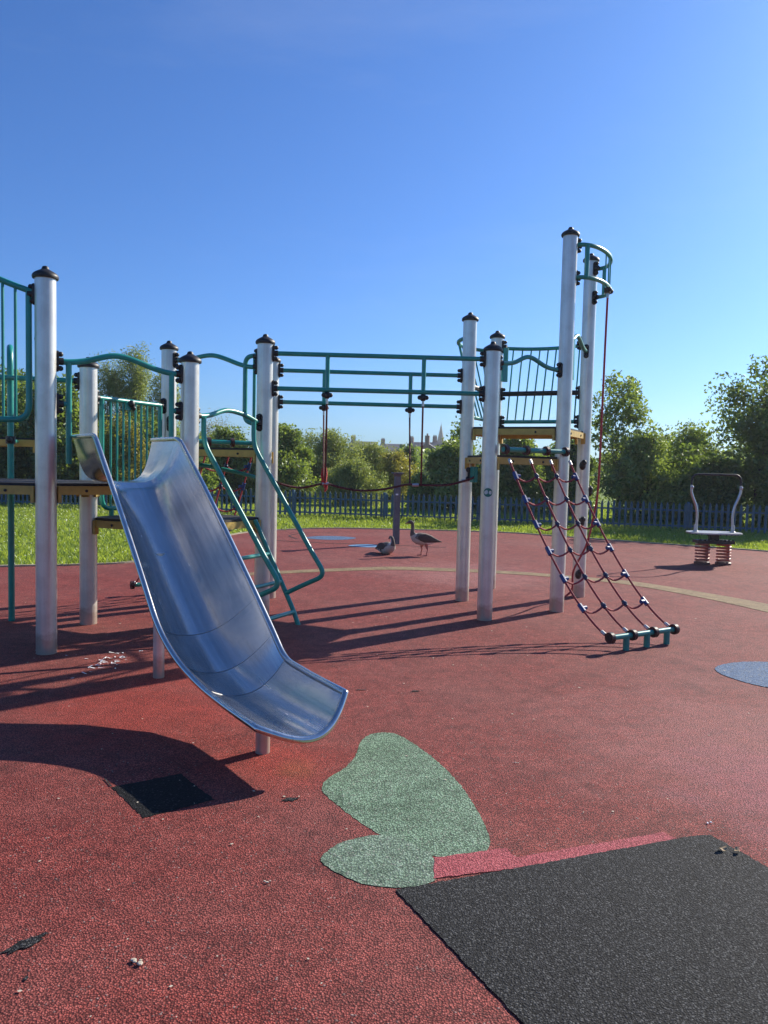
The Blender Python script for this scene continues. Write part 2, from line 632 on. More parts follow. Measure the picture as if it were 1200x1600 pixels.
EDGE = spline([(-14.5, 6.5), (-11, 8.0), (-8, 9.55), (-5.35, 10.66), (-4.4, 11.0), (-3.75, 11.45), (-3.42, 12.6), (-3.35, 14.2), (-3.2, 16.0),
               (-2.8, 17.05), (-2.2, 17.72), (-1.4, 18.3), (-.4, 18.5), (.63, 18.5), (1.9, 18.45), (3.07, 18.25), (4.4, 17.4), (5.57, 16.6), (7.7, 15.3), (10, 13.4), (13, 10)], 6)
SURF = [(p[0], p[1]) for p in EDGE] + [(15, 4), (15, -7), (-14.5, -7)]
sheet('safety_surface', list(reversed(SURF)), 0.0, M['red'], thick=.018)
kb = MB()
ke = [Vector((p[0], p[1], 0)) for p in EDGE]
for i in range(len(ke) - 1):
    d = (ke[i + 1] - ke[i]).normalized()
    nrm = Vector((-d.y, d.x, 0))
    for a, b in ((0.0, .06),):
        q = [ke[i] + nrm * a, ke[i + 1] + nrm * a, ke[i + 1] + nrm * b, ke[i] + nrm * b]
        kb.add([(*p.xy, -.01) for p in q] + [(*p.xy, .022) for p in q], [(4, 5, 6, 7), (0, 1, 5, 4), (2, 3, 7, 6)])
tag(obj('kerb_edging', kb, M['kerb'], smooth=0), kind='structure')

GREEN = spline([(0.02, 4.37), (0.12, 4.33), (0.28, 4.03), (0.40, 3.68), (0.46, 3.33), (0.47, 3.08), (0.40, 2.98), (0.27, 2.955), (.12, 3.05), (0.02, 3.13), (-.09, 3.27),
                (-.20, 3.44), (-0.265, 3.57), (-0.245, 3.70), (-0.16, 3.86), (-.115, 4.05), (-0.105, 4.20), (-.06, 4.32)], 5, True)
sheet('green_marking', list(reversed(GREEN)), .0015, M['green'])
LEAF = spline([(-.215, 2.91), (-.195, 2.985), (-.14, 3.06), (-.05, 3.115), (.03, 3.13), (.12, 3.09), (.20, 3.01), (.235, 2.92), (.235, 2.82), (.20, 2.765), (.10, 2.735), (0.0, 2.74), (-.09, 2.78), (-.17, 2.85)], 4, True)
sheet('pale_green_marking', list(reversed(LEAF)), .0025, M['palegreen'])
sheet('pink_repair_strip', [(.22, 2.80), (.235, 2.955), (.53, 3.045), (.56, 2.97), (1.235, 3.215), (1.27, 3.155), (.6, 2.90)], .0035, M['pink'])
sheet('black_repair_patch', [(.075, 2.715), (.43, 2.04), (.75, 1.4), (1.6, 1.5), (2.2, 2.5), (1.56, 2.905), (1.43, 3.20), (1.32, 3.175), (.62, 2.915)], .0045, M['black'])
sheet('black_repair_square', [(-1.255, 3.54), (-1.01, 3.235), (-.745, 3.43), (-.975, 3.715)], .002, M['newblack'])
BLUE = [(3.13 + .50 * math.cos(a) * (1 + .05 * math.sin(3 * a)), 5.83 + .43 * math.sin(a)) for a in np.linspace(0, 2 * math.pi, 40, endpoint=False)]
sheet('blue_marking', BLUE, .004, M['blue'])
sheet('blue_marking', [(-1.1 + .52 * math.cos(a) * (1 + .1 * math.sin(2 * a)), 16.0 + .42 * math.sin(a)) for a in np.linspace(0, 6.28, 30, endpoint=False)], .004, M['blue'])
sheet('pale_blue_marking', [(-.3 + .32 * math.cos(a) * (1 + .15 * math.sin(2 * a + 1)), 14.6 + .26 * math.sin(a)) for a in np.linspace(0, 6.28, 30, endpoint=False)], .004, M['skyblue'])
up = spline([(-1.95, 10.6), (-1.53, 10.88), (-.37, 11.47), (.41, 11.68), (1.94, 11.46), (3.0, 11.0), (3.59, 10.64), (4.2, 9.8), (4.62, 9.05), (4.95, 8.0), (5.1, 6.0)], 6)
dn = spline([(-1.9, 10.33), (-1.49, 10.6), (-.37, 11.15), (.4, 11.33), (1.9, 11.15), (2.9, 10.7), (3.42, 10.3), (3.98, 9.4), (4.33, 8.54), (4.6, 7.6), (4.75, 6.0)], 6)
bb = MB()
nq = min(len(up), len(dn))
assert len(up) == len(dn)
bb.add([(x, y, .004) for x, y in up] + [(x, y, .004) for x, y in dn], [(i, len(up) + i, len(up) + i + 1, i + 1) for i in range(len(up) - 1)])
tag(obj('beige_line', bb, M['beige'], smooth=0), kind='structure')


def wear(name, cx, cy, rx, ry, rot, seed):
    r_ = random.Random(seed)
    pts = []
    for k in range(22):
        a = 2 * math.pi * k / 22
        q = .6 + .5 * r_.random()
        x, y = rx * q * math.cos(a), ry * q * math.sin(a)
        pts.append((cx + x * math.cos(rot) - y * math.sin(rot), cy + x * math.sin(rot) + y * math.cos(rot)))
    sheet(name, pts, .004, M['black'])


# worn holes where the black base shows through
for i, (cx, cy, rx, ry, rot) in enumerate([(-1.11, 2.355, .075, .026, .85), (-.40, 3.45, .05, .02, .3), (.25, 5.2, .05, .012, .2), (-.13, 5.2, .05, .010, .1),
                                           (-1.03, 2.19, .012, .01, 0), (-.69, 4.35, .015, .01, 0), (.42, 5.25, .012, .008, 0)]):
    wear('worn_hole', cx, cy, rx, ry, rot, i)
# knife-thin cut lines in the surface
cl = MB()


def strip(pts, w, z=.004):
    P = [Vector((p[0], p[1], z)) for p in pts]
    for i in range(len(P) - 1):
        d = (P[i + 1] - P[i]).normalized()
        n_ = Vector((-d.y, d.x, 0)) * w / 2
        cl.add([P[i] - n_, P[i + 1] - n_, P[i + 1] + n_, P[i] + n_], [(0, 1, 2, 3)])


strip([(-1.32, 3.63), (-1.26, 3.545)], .008)
strip(spline([(-2.4, 15.3), (-1.2, 14.95), (0.2, 14.85), (1.2, 14.6)], 8), .045)
strip(spline([(-1.75, 15.6), (-2.0, 16.3), (-1.7, 17.0), (-1.0, 17.2)], 8), .035)
tag(obj('cut_line', cl, M['black'], smooth=0), kind='structure')

# ------------------------------------------------------------------ climbing frame
ROOT = thing('climbing_frame', (-.4, 7.6, 0), 'silver and teal climbing frame with slide, rope net and overhead bars', 'climbing frame')
PR = .078
P = dict(P1=(-2.65, 6.01, 2.93), P2=(-2.75, 7.13, 2.39), P4=(-1.70, 6.68, 2.40), P5=(-1.215, 7.70, 2.73), P3=(-2.31, 8.2, 2.72), PB=(-1.30, 8.75, 2.69),
         R1=(1.91, 8.32, 4.03), R2=(2.40, 9.33, 4.04), R3=(1.05, 7.76, 2.72), R4=(.93, 8.86, 3.22), R5=(1.38, 9.82, 3.19),
         P0=(-3.77, 5.92, 2.93), PL=(-3.87, 7.04, 2.39), H1=(-3.53, 7.98, 2.75), H2=(-4.62, 7.9, 2.75), H4=(-4.75, 9.0, 2.45))
XY = {k: Vector((v[0], v[1], 0)) for k, v in P.items()}
POST = {}
capm = brk = None
for k, (x, y, h) in P.items():
    mb = MB()
    mb.lathe([(PR, -.05), (PR, h)], (x, y, 0), 28)
    po = obj('post', mb, M['alu'], ROOT, (x, y, 0))
    POST[k] = po
    if capm is None:
        c = MB()
        c.lathe([(.080, -.012), (.094, -.012), (.098, 0), (.096, .014), (.085, .028), (.062, .043), (.040, .054), (.028, .062), (.026, .072), (.020, .082), (.008, .087), (0, .088)], (x, y, h), 28)
        capm = obj('cap', c, M['bl'], po, (x, y, h))
    else:
        inst(capm, 'cap', (x, y, h), 0, po)


def bracket(pk, z, ang):
    """black two-bolt clamp plate on a post, facing ang"""
    global brk
    x, y, _ = P[pk]
    po = POST[pk]
    if brk is None:
        b = MB()
        prof = [(.030 * math.cos(a), (.052 if math.sin(a) >= 0 else -.052) + .030 * math.sin(a)) for a in np.linspace(0, 2 * math.pi, 24, endpoint=False)]
        n = len(prof)
        vs = [(x + PR - .014, y + u, z + w) for u, w in prof] + [(x + PR + .014, y + u, z + w) for u, w in prof]
        b.add(vs, [tuple(reversed(range(n))), tuple(range(n, 2 * n))] + [(i, (i + 1) % n, n + (i + 1) % n, n + i) for i in range(n)])
        for dz in (-.055, .055):
            b.tube([(x + PR, y, z + dz), (x + PR + .03, y, z + dz)], .02, 10)
            b.ball((x + PR + .032, y, z + dz), .021, 10)
        b.tube([(x + PR, y, z), (x + PR + .05, y, z)], .029, 12)
        brk = obj('bracket', b, M['bl'], po, (x, y, z))
        brk.rotation_euler = (0, 0, ang)
    else:
        inst(brk, 'bracket', (x, y, z), ang, po)


def ang(a, b):
    d = XY[b] - XY[a]
    return math.atan2(d.y, d.x)


def edge(a, b):
    d = (XY[b] - XY[a])
    e = d.normalized()
    return XY[a], e, d.length


def at(a, b, s, z, out=0.0):
    A, e, L = edge(a, b)
    n = Vector((e.y, -e.x, 0))
    p = A + e * s + n * out
    return Vector((p.x, p.y, z))


TR = .0232


def part(name, mb, mat, parent=ROOT, origin=None):
    return obj(name, mb, mat, parent, origin)


# decks -------------------------------------------------------------
def deck(keys, z, th=.068):
    pts = [XY[k] for k in keys]
    cen = sum(pts, Vector((0, 0, 0))) / len(pts)
    mb = MB()
    mb.prism([(p.x, p.y) for p in pts], z - .022, z)
    d = obj('deck', mb, M['deck'], ROOT, (cen.x, cen.y, z), smooth=0)
    for i, k in enumerate(keys):
        k2 = keys[(i + 1) % len(keys)]
        A, e, L = edge(k, k2)
        n = Vector((e.y, -e.x, 0))
        if (cen - A).dot(n) > 0:
            n = -n
        m = A + e * (L / 2) + n * .004
        b = MB()
        b.box((m.x, m.y, z - .022 - .001 - th / 2), (L - 2 * PR - .012, .03, th), math.atan2(e.y, e.x))
        bo = obj('edge_board', b, M['yellow'], ROOT, (m.x, m.y, z - .06), smooth=0)
        an = math.atan2(e.y, e.x)
        for s_ in (PR + .018, L - PR - .018):
            p = A + e * s_ + n * .008
            f = MB()
            f.box((p.x, p.y, z - .025 - th / 2 - .03), (.024, .05, th + .06), an)
            obj('corner_plate', f, M['yellow'], bo, (p.x, p.y, z - .1), smooth=0)
        for s_ in (.3, L - .3):
            p = A + e * s_ + n * .019
            f = MB()
            f.tube([p + Vector((0, 0, z - .06)), p + Vector((0, 0, z - .06)) + n * .008], .012, 8)
            obj('bolt', f, M['bl'], bo, (p.x, p.y, z - .06), smooth=0)
    return d


deck(['P1', 'P2', 'P4'], 1.345)
deck(['P2', 'P4', 'P5', 'P3'], 1.0)
deck(['P3', 'P5', 'PB'], 1.69)
deck(['P1', 'P0', 'PL', 'P2'], 1.345)
deck(['H1', 'H2', 'H4'], 1.745)
deck(['R3', 'R1', 'R4'], 1.68)
deck(['R1', 'R2', 'R5', 'R4'], 2.01)


# rails -------------------------------------------------------------
def arch_rail(a, b, za, zm, zb, legs=(), stubs=None, parent=ROOT):
    A, e, L = edge(a, b)
    pts = [at(a, b, PR, za), at(a, b, .17, za), at(a, b, .30, za + (zm - za) * .25), at(a, b, L * .48, zm), at(a, b, L - .30, zb + (zm - zb) * .22), at(a, b, L - .17, zb), at(a, b, L - PR, zb)]
    mb = MB()
    mb.tube(spline(pts, 7), TR, 12)
    r = part('arch_rail', mb, M['teal'], ROOT, at(a, b, L / 2, zm))
    bracket(a, za, ang(a, b))
    bracket(b, zb, ang(b, a))
    for s, z0, z1 in legs:
        m2 = MB()
        if z0 - z1 > .6:
            m2.tube([at(a, b, s, z0), at(a, b, s, z1)], TR * .98, 12)
        else:
            m2.box(at(a, b, s, (z0 + z1) / 2), (.062, .022, z0 - z1), ang(a, b))
        obj('upright', m2, M['teal'], r)
    if stubs:
        for k, o, s, z in stubs:
            m3 = MB()
            m3.tube([at(k, o, PR, z), at(k, o, s, z)], TR * .9, 10)
            obj('stub', m3, M['teal'], r)
            bracket(k, z, ang(k, o))
    return r


arch_rail('P1', 'P4', 2.30, 2.385, 2.285, [(.17, 2.295, 1.50), (1.0, 2.285, 1.60)], [('P1', 'P4', .17, 1.97), ('P4', 'P1', .165, 1.97)])
arch_rail('P3', 'P5', 2.60, 2.63, 2.50)
arch_rail('R3', 'R1', 2.605, 2.70, 2.605, [(.16, 2.62, 2.42)])
arch_rail('R1', 'R2', 2.96, 3.06, 2.96, [(.36, 3.04, 2.55)])
m = MB()
m.tube(spline([at('P3', 'PB', PR, 1.47), at('P3', 'PB', .35, 1.50), at('P3', 'PB', .7, 1.44), at('P3', 'PB', 1.05, 1.36)], 6), TR, 10)
part('arch_rail', m, M['teal'], ROOT, at('P3', 'PB', .5, 1.45))


def bar(name, p, q, r=TR, parent=ROOT, mat='teal'):
    mb = MB()
    mb.tube([p, q], r, 12)
    return obj(name, mb, M[mat], parent, (Vector(p) + Vector(q)) / 2)


bar('rail', at('P2', 'PL', PR, 2.255), at('P2', 'PL', 1.04, 2.27))
bracket('P2', 2.255, ang('P2', 'PL'))
bracket('PL', 2.27, ang('PL', 'P2'))


def guard(a, b, frame, bars, rb, name='guard_rail', bracket_pts=()):
    """tube frame given as (s, z) polyline + vertical bars"""
    mb = MB()
    mb.tube(fillet([at(a, b, s, z) for s, z in frame], .12), TR, 12)
    r = part(name, mb, M['teal'], ROOT, at(a, b, .5, frame[0][1]))
    for s, z0, z1 in bars:
        b_ = MB()
        b_.tube([at(a, b, s, z0), at(a, b, s, z1)], rb, 8)
        obj('bar', b_, M['teal'], r, at(a, b, s, z0))
    for k, o, z in bracket_pts:
        bracket(k, z, ang(k, o))
    return r


# tall barred panel between the near post and the post outside the picture
A, e, L = edge('P1', 'P0')
gp = guard('P1', 'P0', [(.125, 2.82), (.125, 1.835), (L - .125, 1.835), (L - .125, 2.82)], [(s, 1.84, 2.82 + .35 * min(s - .08, L - .08 - s)) for s in np.arange(.225, L - .15, .094)], .0115)
mb = MB()
mb.tube(spline([at('P1', 'P0', PR, 2.81), at('P1', 'P0', .25, 2.868), at('P1', 'P0', .42, 2.93), at('P1', 'P0', L / 2, 2.96), at('P1', 'P0', L - .42, 2.93), at('P1', 'P0', L - .25, 2.868), at('P1', 'P0', L - PR, 2.81)], 6), TR, 12)
obj('top_rail', mb, M['teal'], gp)
bracket('P1', 2.80, ang('P1', 'P0'))
bracket('P0', 2.80, ang('P0', 'P1'))

# barred guard on the low deck behind the slide
A, e, L = edge('P2', 'P3')
g2 = guard('P2', 'P3', [(.17, 2.11), (.17, 1.07), (L - .14, 1.07), (L - .14, 2.11)], [(s, 1.075, 2.105) for s in np.linspace(.29, L - .26, 8)], .0115)
mb = MB()
mb.tube([at('P2', 'P3', PR, 2.115), at('P2', 'P3', L - PR, 2.115)], TR, 12)
obj('top_rail', mb, M['teal'], g2)
for s in (.3, L - .3):
    mb = MB()
    mb.tube([at('P2', 'P3', s, 1.065), at('P2', 'P3', s, 1.0)], TR, 10)
    obj('foot', mb, M['teal'], g2)
mb = MB()
pk = at('P2', 'P3', .52, 2.07)
A, e, L = edge('P2', 'P3')
nn = Vector((e.y, -e.x, 0))
mb.box((pk + nn * .03)[:], (.11, .022, .085), math.atan2(e.y, e.x), 0)
mb.ball((pk + nn * .05 + Vector((0, 0, .02))), .036, 12, 1)
mb.ball((pk + nn * .05 + e * .03 + Vector((0, 0, -.02))), .026, 12, 1)
obj('play_knob', mb, [M['teal'], M['bl']], g2)
bracket('P3', 2.115, ang('P3', 'P2'))
bracket('P2', 2.115, ang('P2', 'P3'))
bracket('P3', 1.93, ang('P3', 'P4'))

# narrow hoop guard beside the corner post of the overhead bars
A, e, L = edge('P5', 'P3')
mb = MB()
mb.tube(fillet([at('P5', 'P3', PR, 2.615), at('P5', 'P3', .235, 2.60), at('P5', 'P3', .235, 1.955), at('P5', 'P3', PR, 1.925)], .11, 8), TR, 12)
hg = part('hoop_guard', mb, M['teal'], ROOT, at('P5', 'P3', .2, 2.3))
mb = MB()
mb.tube([at('P5', 'P3', .125, 2.61), at('P5', 'P3', .125, 1.94)], .016, 10)
obj('bar', mb, M['teal'], hg)
bracket('P5', 2.60, ang('P5', 'P3'))
bracket('P5', 1.935, ang('P5', 'P4'))


# bulging barred balcony panels on the high deck
def balcony(a, b, ztop, lean, nb):
    A, e, L = edge(a, b)
    n = Vector((e.y, -e.x, 0))
    cen = (XY['R1'] + XY['R2'] + XY['R4'] + XY['R5']) / 4
    sg = -1 if (cen - A).dot(n) > 0 else 1

    def pt(s, f):
        w = math.sin(math.pi * max(0, min(1, s / L))) ** .55
        o = sg * lean * w * f
        return at(a, b, s, 2.13 + (ztop - 2.13) * f, o * -1 if False else o)
    mb = MB()
    mb.tube([pt(s, 1) for s in np.linspace(PR * .5, L - PR * .5, 22)], TR, 12)
    r = part('balcony_rail', mb, M['teal'], ROOT, at(a, b, L / 2, ztop))
    lo = MB()
    lo.tube([at(a, b, PR, 2.13), at(a, b, L - PR, 2.13)], TR, 12)
    obj('bottom_rail', lo, M['teal'], r)
    mid = MB()
    mid.tube([at(a, b, PR, 2.48), at(a, b, L - PR, 2.48)], .03, 12)
    obj('mid_rail', mid, M['bl'], r)
    for i, s in enumerate(np.linspace(.16, L - .13, nb)):
        b_ = MB()
        b_.tube([pt(s, f) for f in (0, .2, .4, .6, .8, 1)], .0095, 8)
        obj('bar', b_, M['teal'], r, at(a, b, s, 2.2))
    for k, o in ((a, b), (b, a)):
        for z in (2.13, 2.48):
            bracket(k, z, ang(k, o))
    bracket(a, ztop, ang(a, b))
    bracket(b, ztop, ang(b, a))
    return r


br = balcony('R5', 'R2', 3.07, .30, 9)
mb = MB()
mb.box(at('R5', 'R2', .15, 2.83, .10), (.06, .022, .42), ang('R5', 'R2'))
obj('flat_bar', mb, M['teal'], br)
balcony('R4', 'R5', 3.02, .28, 7)

# high hoops that carry the climbing rope
A, e, L = edge('R1', 'R2')


def hoop(za, zb):
    pts = []
    for t in np.linspace(0, math.pi, 25):
        s = L / 2 - (L / 2 - PR * .3) * math.cos(t)
        pts.append(at('R1', 'R2', s, za + (zb - za) * s / L, .06 + .25 * math.sin(t) ** .85 if 0 < t < math.pi - .01 else .06))
    return pts


up_ = hoop(3.93, 3.93)
lo_ = hoop(3.59, 3.60)
mb = MB()
mb.tube(up_, TR, 12)
hp = part('rope_hoop', mb, M['teal'], ROOT, up_[12])
mb = MB()
mb.tube(lo_, TR, 12)
obj('lower_hoop', mb, M['teal'], hp, lo_[12])
for i, r_ in ((3, .026), (21, .022), (10, .008), (12, .008), (14, .008)):
    mb = MB()
    mb.tube([up_[i], lo_[i]], r_, 10)
    obj('upright', mb, M['teal'], hp, lo_[i])
for z in (3.93, 3.59):
    bracket('R1', z, ang('R1', 'R2') - .9)
    bracket('R2', z, ang('R2', 'R1') + .9)
mb = MB()
lp = lo_[12]
mb.box((lp + Vector((0, 0, -.05))), (.12, .06, .05), ang('R1', 'R2'), 0)
for s in (-.055, .055):
    mb.ball(lp + e * s + Vector((.02, -.02, -.05)), .028, 10, 0)
mb.tube([lp + Vector((0, 0, -.07)), lp + Vector((0, 0, -.13))], .016, 10, mi=1)
obj('rope_clamp', mb, [M['bl'], M['zinc']], hp)
mb = MB()
mb.tube(spline([lp + Vector((0, 0, -.12)), (lp.x - .005, lp.y, 3.0), (lp.x - .01, lp.y, 2.2), (lp.x - .015, lp.y + .01, 1.4), (lp.x - .03, lp.y + .08, 1.05), (lp.x - .08, lp.y + .18, .68), (lp.x - .18, lp.y + .32, .36), (2.27, 9.12, .12), (2.2, 9.22, .0)], 8), .0125, 8)
part('climbing_rope', mb, M['rope'], ROOT, lp)

# hand holds on the tall rear post
for z, a_ in ((1.60, -1.9), (.92, -1.75), (.28, -1.9), (1.28, .2), (.6, .2)):
    mb = MB()
    d = Vector((math.cos(a_), math.sin(a_), 0))
    p = XY['R2'] + d * (PR + .012) + Vector((0, 0, z))
    mb.ball(p, .048, 12, scale=(.85, .85, 1.15))
    mb.ball(p + Vector((.01, -.02, .035)), .036, 10)
    obj('hand_hold', mb, M['bl'], POST['R2'], p)

# round sticker on the near right post
mb = MB()
z0 = 1.30
sa = math.atan2(-XY['R3'].y, -XY['R3'].x) - .06


def on_post(k, a_, z, off):
    return XY[k] + Vector((math.cos(a_) * (PR + off), math.sin(a_) * (PR + off), z))


def decal(cx, cz, rx, rz, off, mi, n=28):
    vs = [on_post('R3', sa + cx / PR, z0 + cz, off)]
    for k in range(n):
        t = 2 * math.pi * k / n
        vs.append(on_post('R3', sa + (cx + rx * math.cos(t)) / PR, z0 + cz + rz * math.sin(t), off))
    mb.add(vs, [(0, 1 + k, 1 + (k + 1) % n) for k in range(n)], mi)


decal(0, 0, .045, .045, .0015, 0)
decal(-.014, .004, .014, .021, .0025, 1)
decal(.018, -.004, .011, .008, .0025, 1)
obj('sticker', mb, [simple('green_sticker', (.005, .14, .10), .4), simple('sticker_print', (.45, .55, .52), .5)], POST['R3'], XY['R3'] + Vector((0, 0, z0)))

# overhead bars ------------------------------------------------------
ob = None
hang = []
for a, b, z1, z2, ss in (('P5', 'R3', 2.63, 2.285, (.62, 1.58)), ('PB', 'R4', 2.59, 2.235, (.59, 1.57))):
    A, e, L = edge(a, b)
    mb = MB()
    mb.tube([at(a, b, PR, z1), at(a, b, L - PR, z1)], TR, 12)
    ob = part('overhead_bar', mb, M['teal'], ROOT, at(a, b, L / 2, z1))
    mb = MB()
    mb.tube([at(a, b, PR, z2), at(a, b, L - PR, z2)], TR, 12)
    obj('lower_bar', mb, M['teal'], ob)
    for s in ss:
        mb = MB()
        mb.tube([at(a, b, s, z1), at(a, b, s, z2)], TR * .95, 12)
        obj('upright', mb, M['teal'], ob)
        mb = MB()
        p = at(a, b, s, z2 - .065)
        mb.ball(p + Vector((0, 0, .012)), .036, 12, scale=(1, .9, 1.1))
        mb.ball(p + Vector((-.034, 0, .012)), .024, 10)
        mb.ball(p + Vector((.034, 0, .012)), .024, 10)
        mb.tube([p, p + Vector((0, 0, -.075))], .012, 8, mi=1)
        obj('rope_clamp', mb, [M['bl'], M['zinc']], ob, p)
        hang.append(p + Vector((0, 0, -.07)))
    for z in (z1, z2):
        bracket(a, z, ang(a, b))
        bracket(b, z, ang(b, a))

m1 = (XY['P5'] + XY['PB']) / 2
m2 = (XY['R3'] + XY['R4']) / 2
u = (m2 - m1)
Lr = u.length
u.normalize()


def fr(s, z):
    p = m1 + u * s
    return Vector((p.x, p.y, z))


mb = MB()
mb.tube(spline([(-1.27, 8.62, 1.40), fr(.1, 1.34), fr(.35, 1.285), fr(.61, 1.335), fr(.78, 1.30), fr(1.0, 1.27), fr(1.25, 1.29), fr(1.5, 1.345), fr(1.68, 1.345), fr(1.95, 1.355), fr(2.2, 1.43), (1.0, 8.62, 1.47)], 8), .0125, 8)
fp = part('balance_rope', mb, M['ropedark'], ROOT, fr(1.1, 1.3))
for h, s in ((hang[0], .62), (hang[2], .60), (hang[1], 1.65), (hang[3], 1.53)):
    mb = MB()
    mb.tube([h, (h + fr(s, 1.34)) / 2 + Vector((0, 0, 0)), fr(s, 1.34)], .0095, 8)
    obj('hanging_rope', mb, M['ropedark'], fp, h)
mb = MB()
mb.tube([fr(.615, 1.55), fr(.625, 1.44), fr(.615, 1.36), fr(.62, 1.29)], [.010, .019, .021, .013], 10)
mb.tube([fr(.59, 1.5), fr(.585, 1.42), fr(.595, 1.34)], [.009, .014, .014], 8)
mb.tube([fr(.64, 1.34), fr(.63, 1.28), fr(.615, 1.25)], [.011, .014, .009], 8)
obj('knot', mb, M['redstrap'], fp, fr(.615, 1.4))
for s, z in ((.62, 1.335), (1.59, 1.342), (2.12, 1.40)):
    mb = MB()
    mb.tube([fr(s - .035, z), fr(s + .035, z + .002)], .018, 10)
    obj('ferrule', mb, M['zinc'], fp, fr(s, z))
# teal anchor wing for the balance rope
mb = MB()
mb.box(at('R4', 'R3', .42, 1.47), (.20, .04, .17), ang('R4', 'R3'))
aw = part('rope_anchor', mb, M['teal'], ROOT, at('R4', 'R3', .42, 1.47))
mb = MB()
pa = at('R4', 'R3', .26, 1.47, 0)
for dz in (-.05, .05):
    mb.ball(pa + Vector((-.03, -.04, dz)), .03, 10)
mb.box(pa + Vector((-.01, -.02, 0)), (.05, .05, .14), 0)
obj('bracket', mb, M['bl'], aw, pa)

# ladder -------------------------------------------------------------
A, e, L = edge('P4', 'P5')
n_ = Vector((e.y, -e.x, 0))


def lad(s, n, z):
    p = A + e * s + n_ * n
    return Vector((p.x, p.y, z))


mb = MB()
mb.tube(spline([lad(PR, 0, 1.945), lad(.18, 0, 1.945), lad(.30, 0, 1.965), lad(.52, 0, 2.02), lad(.78, 0, 2.0), lad(.98, 0, 1.95), lad(L - PR, 0, 1.945)], 7), TR, 12)
ladr = part('ladder', mb, M['teal'], ROOT, lad(.5, .3, 0))
for s in (.19, .95):
    mb = MB()
    mb.tube(fillet([lad(s, 0, 1.945), lad(s, 0, 1.71), lad(s, .69, .70), lad(s, .84, .50), lad(s, .64, .41), lad(s, .40, .29)], .13, 8), TR, 12)
    obj('handrail', mb, M['teal'], ladr, lad(s, .3, 1))
    mb = MB()
    mb.tube(fillet([lad(s, .03, .98), lad(s, .49, .13), lad(s, .545, 0), lad(s, .55, -.03)], .1), TR, 12)
    obj('stringer', mb, M['teal'], ladr, lad(s, .3, .5))
for z in (.12, .40, .66):
    mb = MB()
    mb.tube([lad(.19, .03 + (.98 - z) * .541, z), lad(.95, .03 + (.98 - z) * .541, z)], TR * .85, 10)
    obj('rung', mb, M['teal'], ladr, lad(.56, .3, z))
bracket('P4', 1.945, ang('P4', 'P5'))
bracket('P5', 1.945, ang('P5', 'P4'))
# teal step plate under the low deck
mb = MB()
mb.box(at('P4', 'P5', .55, .90, -.35), (.34, .05, .13), ang('P4', 'P5'))
part('deck_brace', mb, M['teal'], ROOT, at('P4', 'P5', .55, .9, -.35))


# nets ---------------------------------------------------------------
def net(tA, tB, bA, bB, sag=.10, nr=4, rungs=6, leg=True):
    tA, tB, bA, bB = map(Vector, (tA, tB, bA, bB))
    mb = MB()
    d = (tB - tA).normalized()
    mb.tube([tA - d * .03, tB + d * .03], .026, 12)
    root = part('climbing_net', mb, M['teal'], ROOT, (tA + tB) / 2)
    db = (bB - bA).normalized()
    mb = MB()
    mb.tube([bA - db * .02, bB + db * .02], .024, 12)
    obj('anchor_bar', mb, M['teal'], root, (bA + bB) / 2)
    if leg:
        for t in (.24, .56, .88):
            p = bA.lerp(bB, t)
            mb = MB()
            mb.tube([p, Vector((p.x, p.y, -.02))], .028, 12)
            obj('anchor_leg', mb, M['teal'], root, Vector((p.x, p.y, 0)))
    ropes = []
    for i in range(nr):
        t = i / (nr - 1)
        a, b = tA.lerp(tB, t), bA.lerp(bB, t)
        pts = []
        for k in range(25):
            q = k / 24
            p = a.lerp(b, q)
            p.z = a.z + (b.z - a.z) * (1 - (1 - q) ** 1.45)
            pts.append(p)
        ropes.append(pts)
        mb = MB()
        mb.tube(pts[1:24], .0098, 8)
        obj('rope', mb, M['rope'], root, a)
        for c_, dd, rr in ((a, d, .050), (b, db, .048)):
            mb = MB()
            mb.tube([c_ - dd * .018, c_ + dd * .018], rr, 16)
            mb.tube([c_ - dd * .024, c_ + dd * .024], rr * .55, 14, mi=1)
            obj('disc', mb, [M['brn'], M['bl']], root, c_)
        mb = MB()
        mb.tube([pts[1], pts[1].lerp(pts[2], .45)], .015, 8)
        obj('ferrule', mb, M['zinc'], root, pts[1])
        mb = MB()
        mb.tube([pts[22].lerp(pts[23], .3), pts[23]], .016, 8)
        obj('ferrule', mb, M['zinc'], root, pts[23])
    for j in range(rungs):
        q = (.115, .22, .335, .46, .60, .765)[j]
        k = q * 24
        i0 = int(k)
        row = [r_[i0].lerp(r_[i0 + 1], k - i0) for r_ in ropes]
        pts = []
        for i in range(nr - 1):
            for w in np.linspace(0, 1, 7)[:-1 if i < nr - 2 else None]:
                p = row[i].lerp(row[i + 1], w)
                p.z -= .055 * math.sin(math.pi * w)
                pts.append(p)
        mb = MB()
        mb.tube(pts, .0095, 8)
        obj('cross_rope', mb, M['rope'], root, row[0])
        for i, p in enumerate(row):
            mb = MB()
            tdir = (ropes[i][i0 + 1] - ropes[i][i0]).normalized()
            if i in (0, nr - 1):
                mb.tube([p - tdir * .042, p + tdir * .042], .022, 10)
                sd = d if i == 0 else -d
                mb.tube([p, p + sd * .055], .019, 10)
                obj('connector', mb, M['bluep'], root, p)
            else:
                mb.ball(p, .026, 10)
                mb.tube([p - tdir * .03, p + tdir * .03], .017, 8)
                obj('connector', mb, M['navy'], root, p)
    return root


net(at('R3', 'R1', .10, 1.735, .12), at('R3', 'R1', .95, 1.735, .12), (1.955, 6.47, .125), (2.66, 6.90, .125))
net(at('P3', 'PB', .20, 1.76, -.12), at('P3', 'PB', 1.0, 1.76, -.12), (-2.84, 8.66, .12), (-2.12, 9.08, .12))

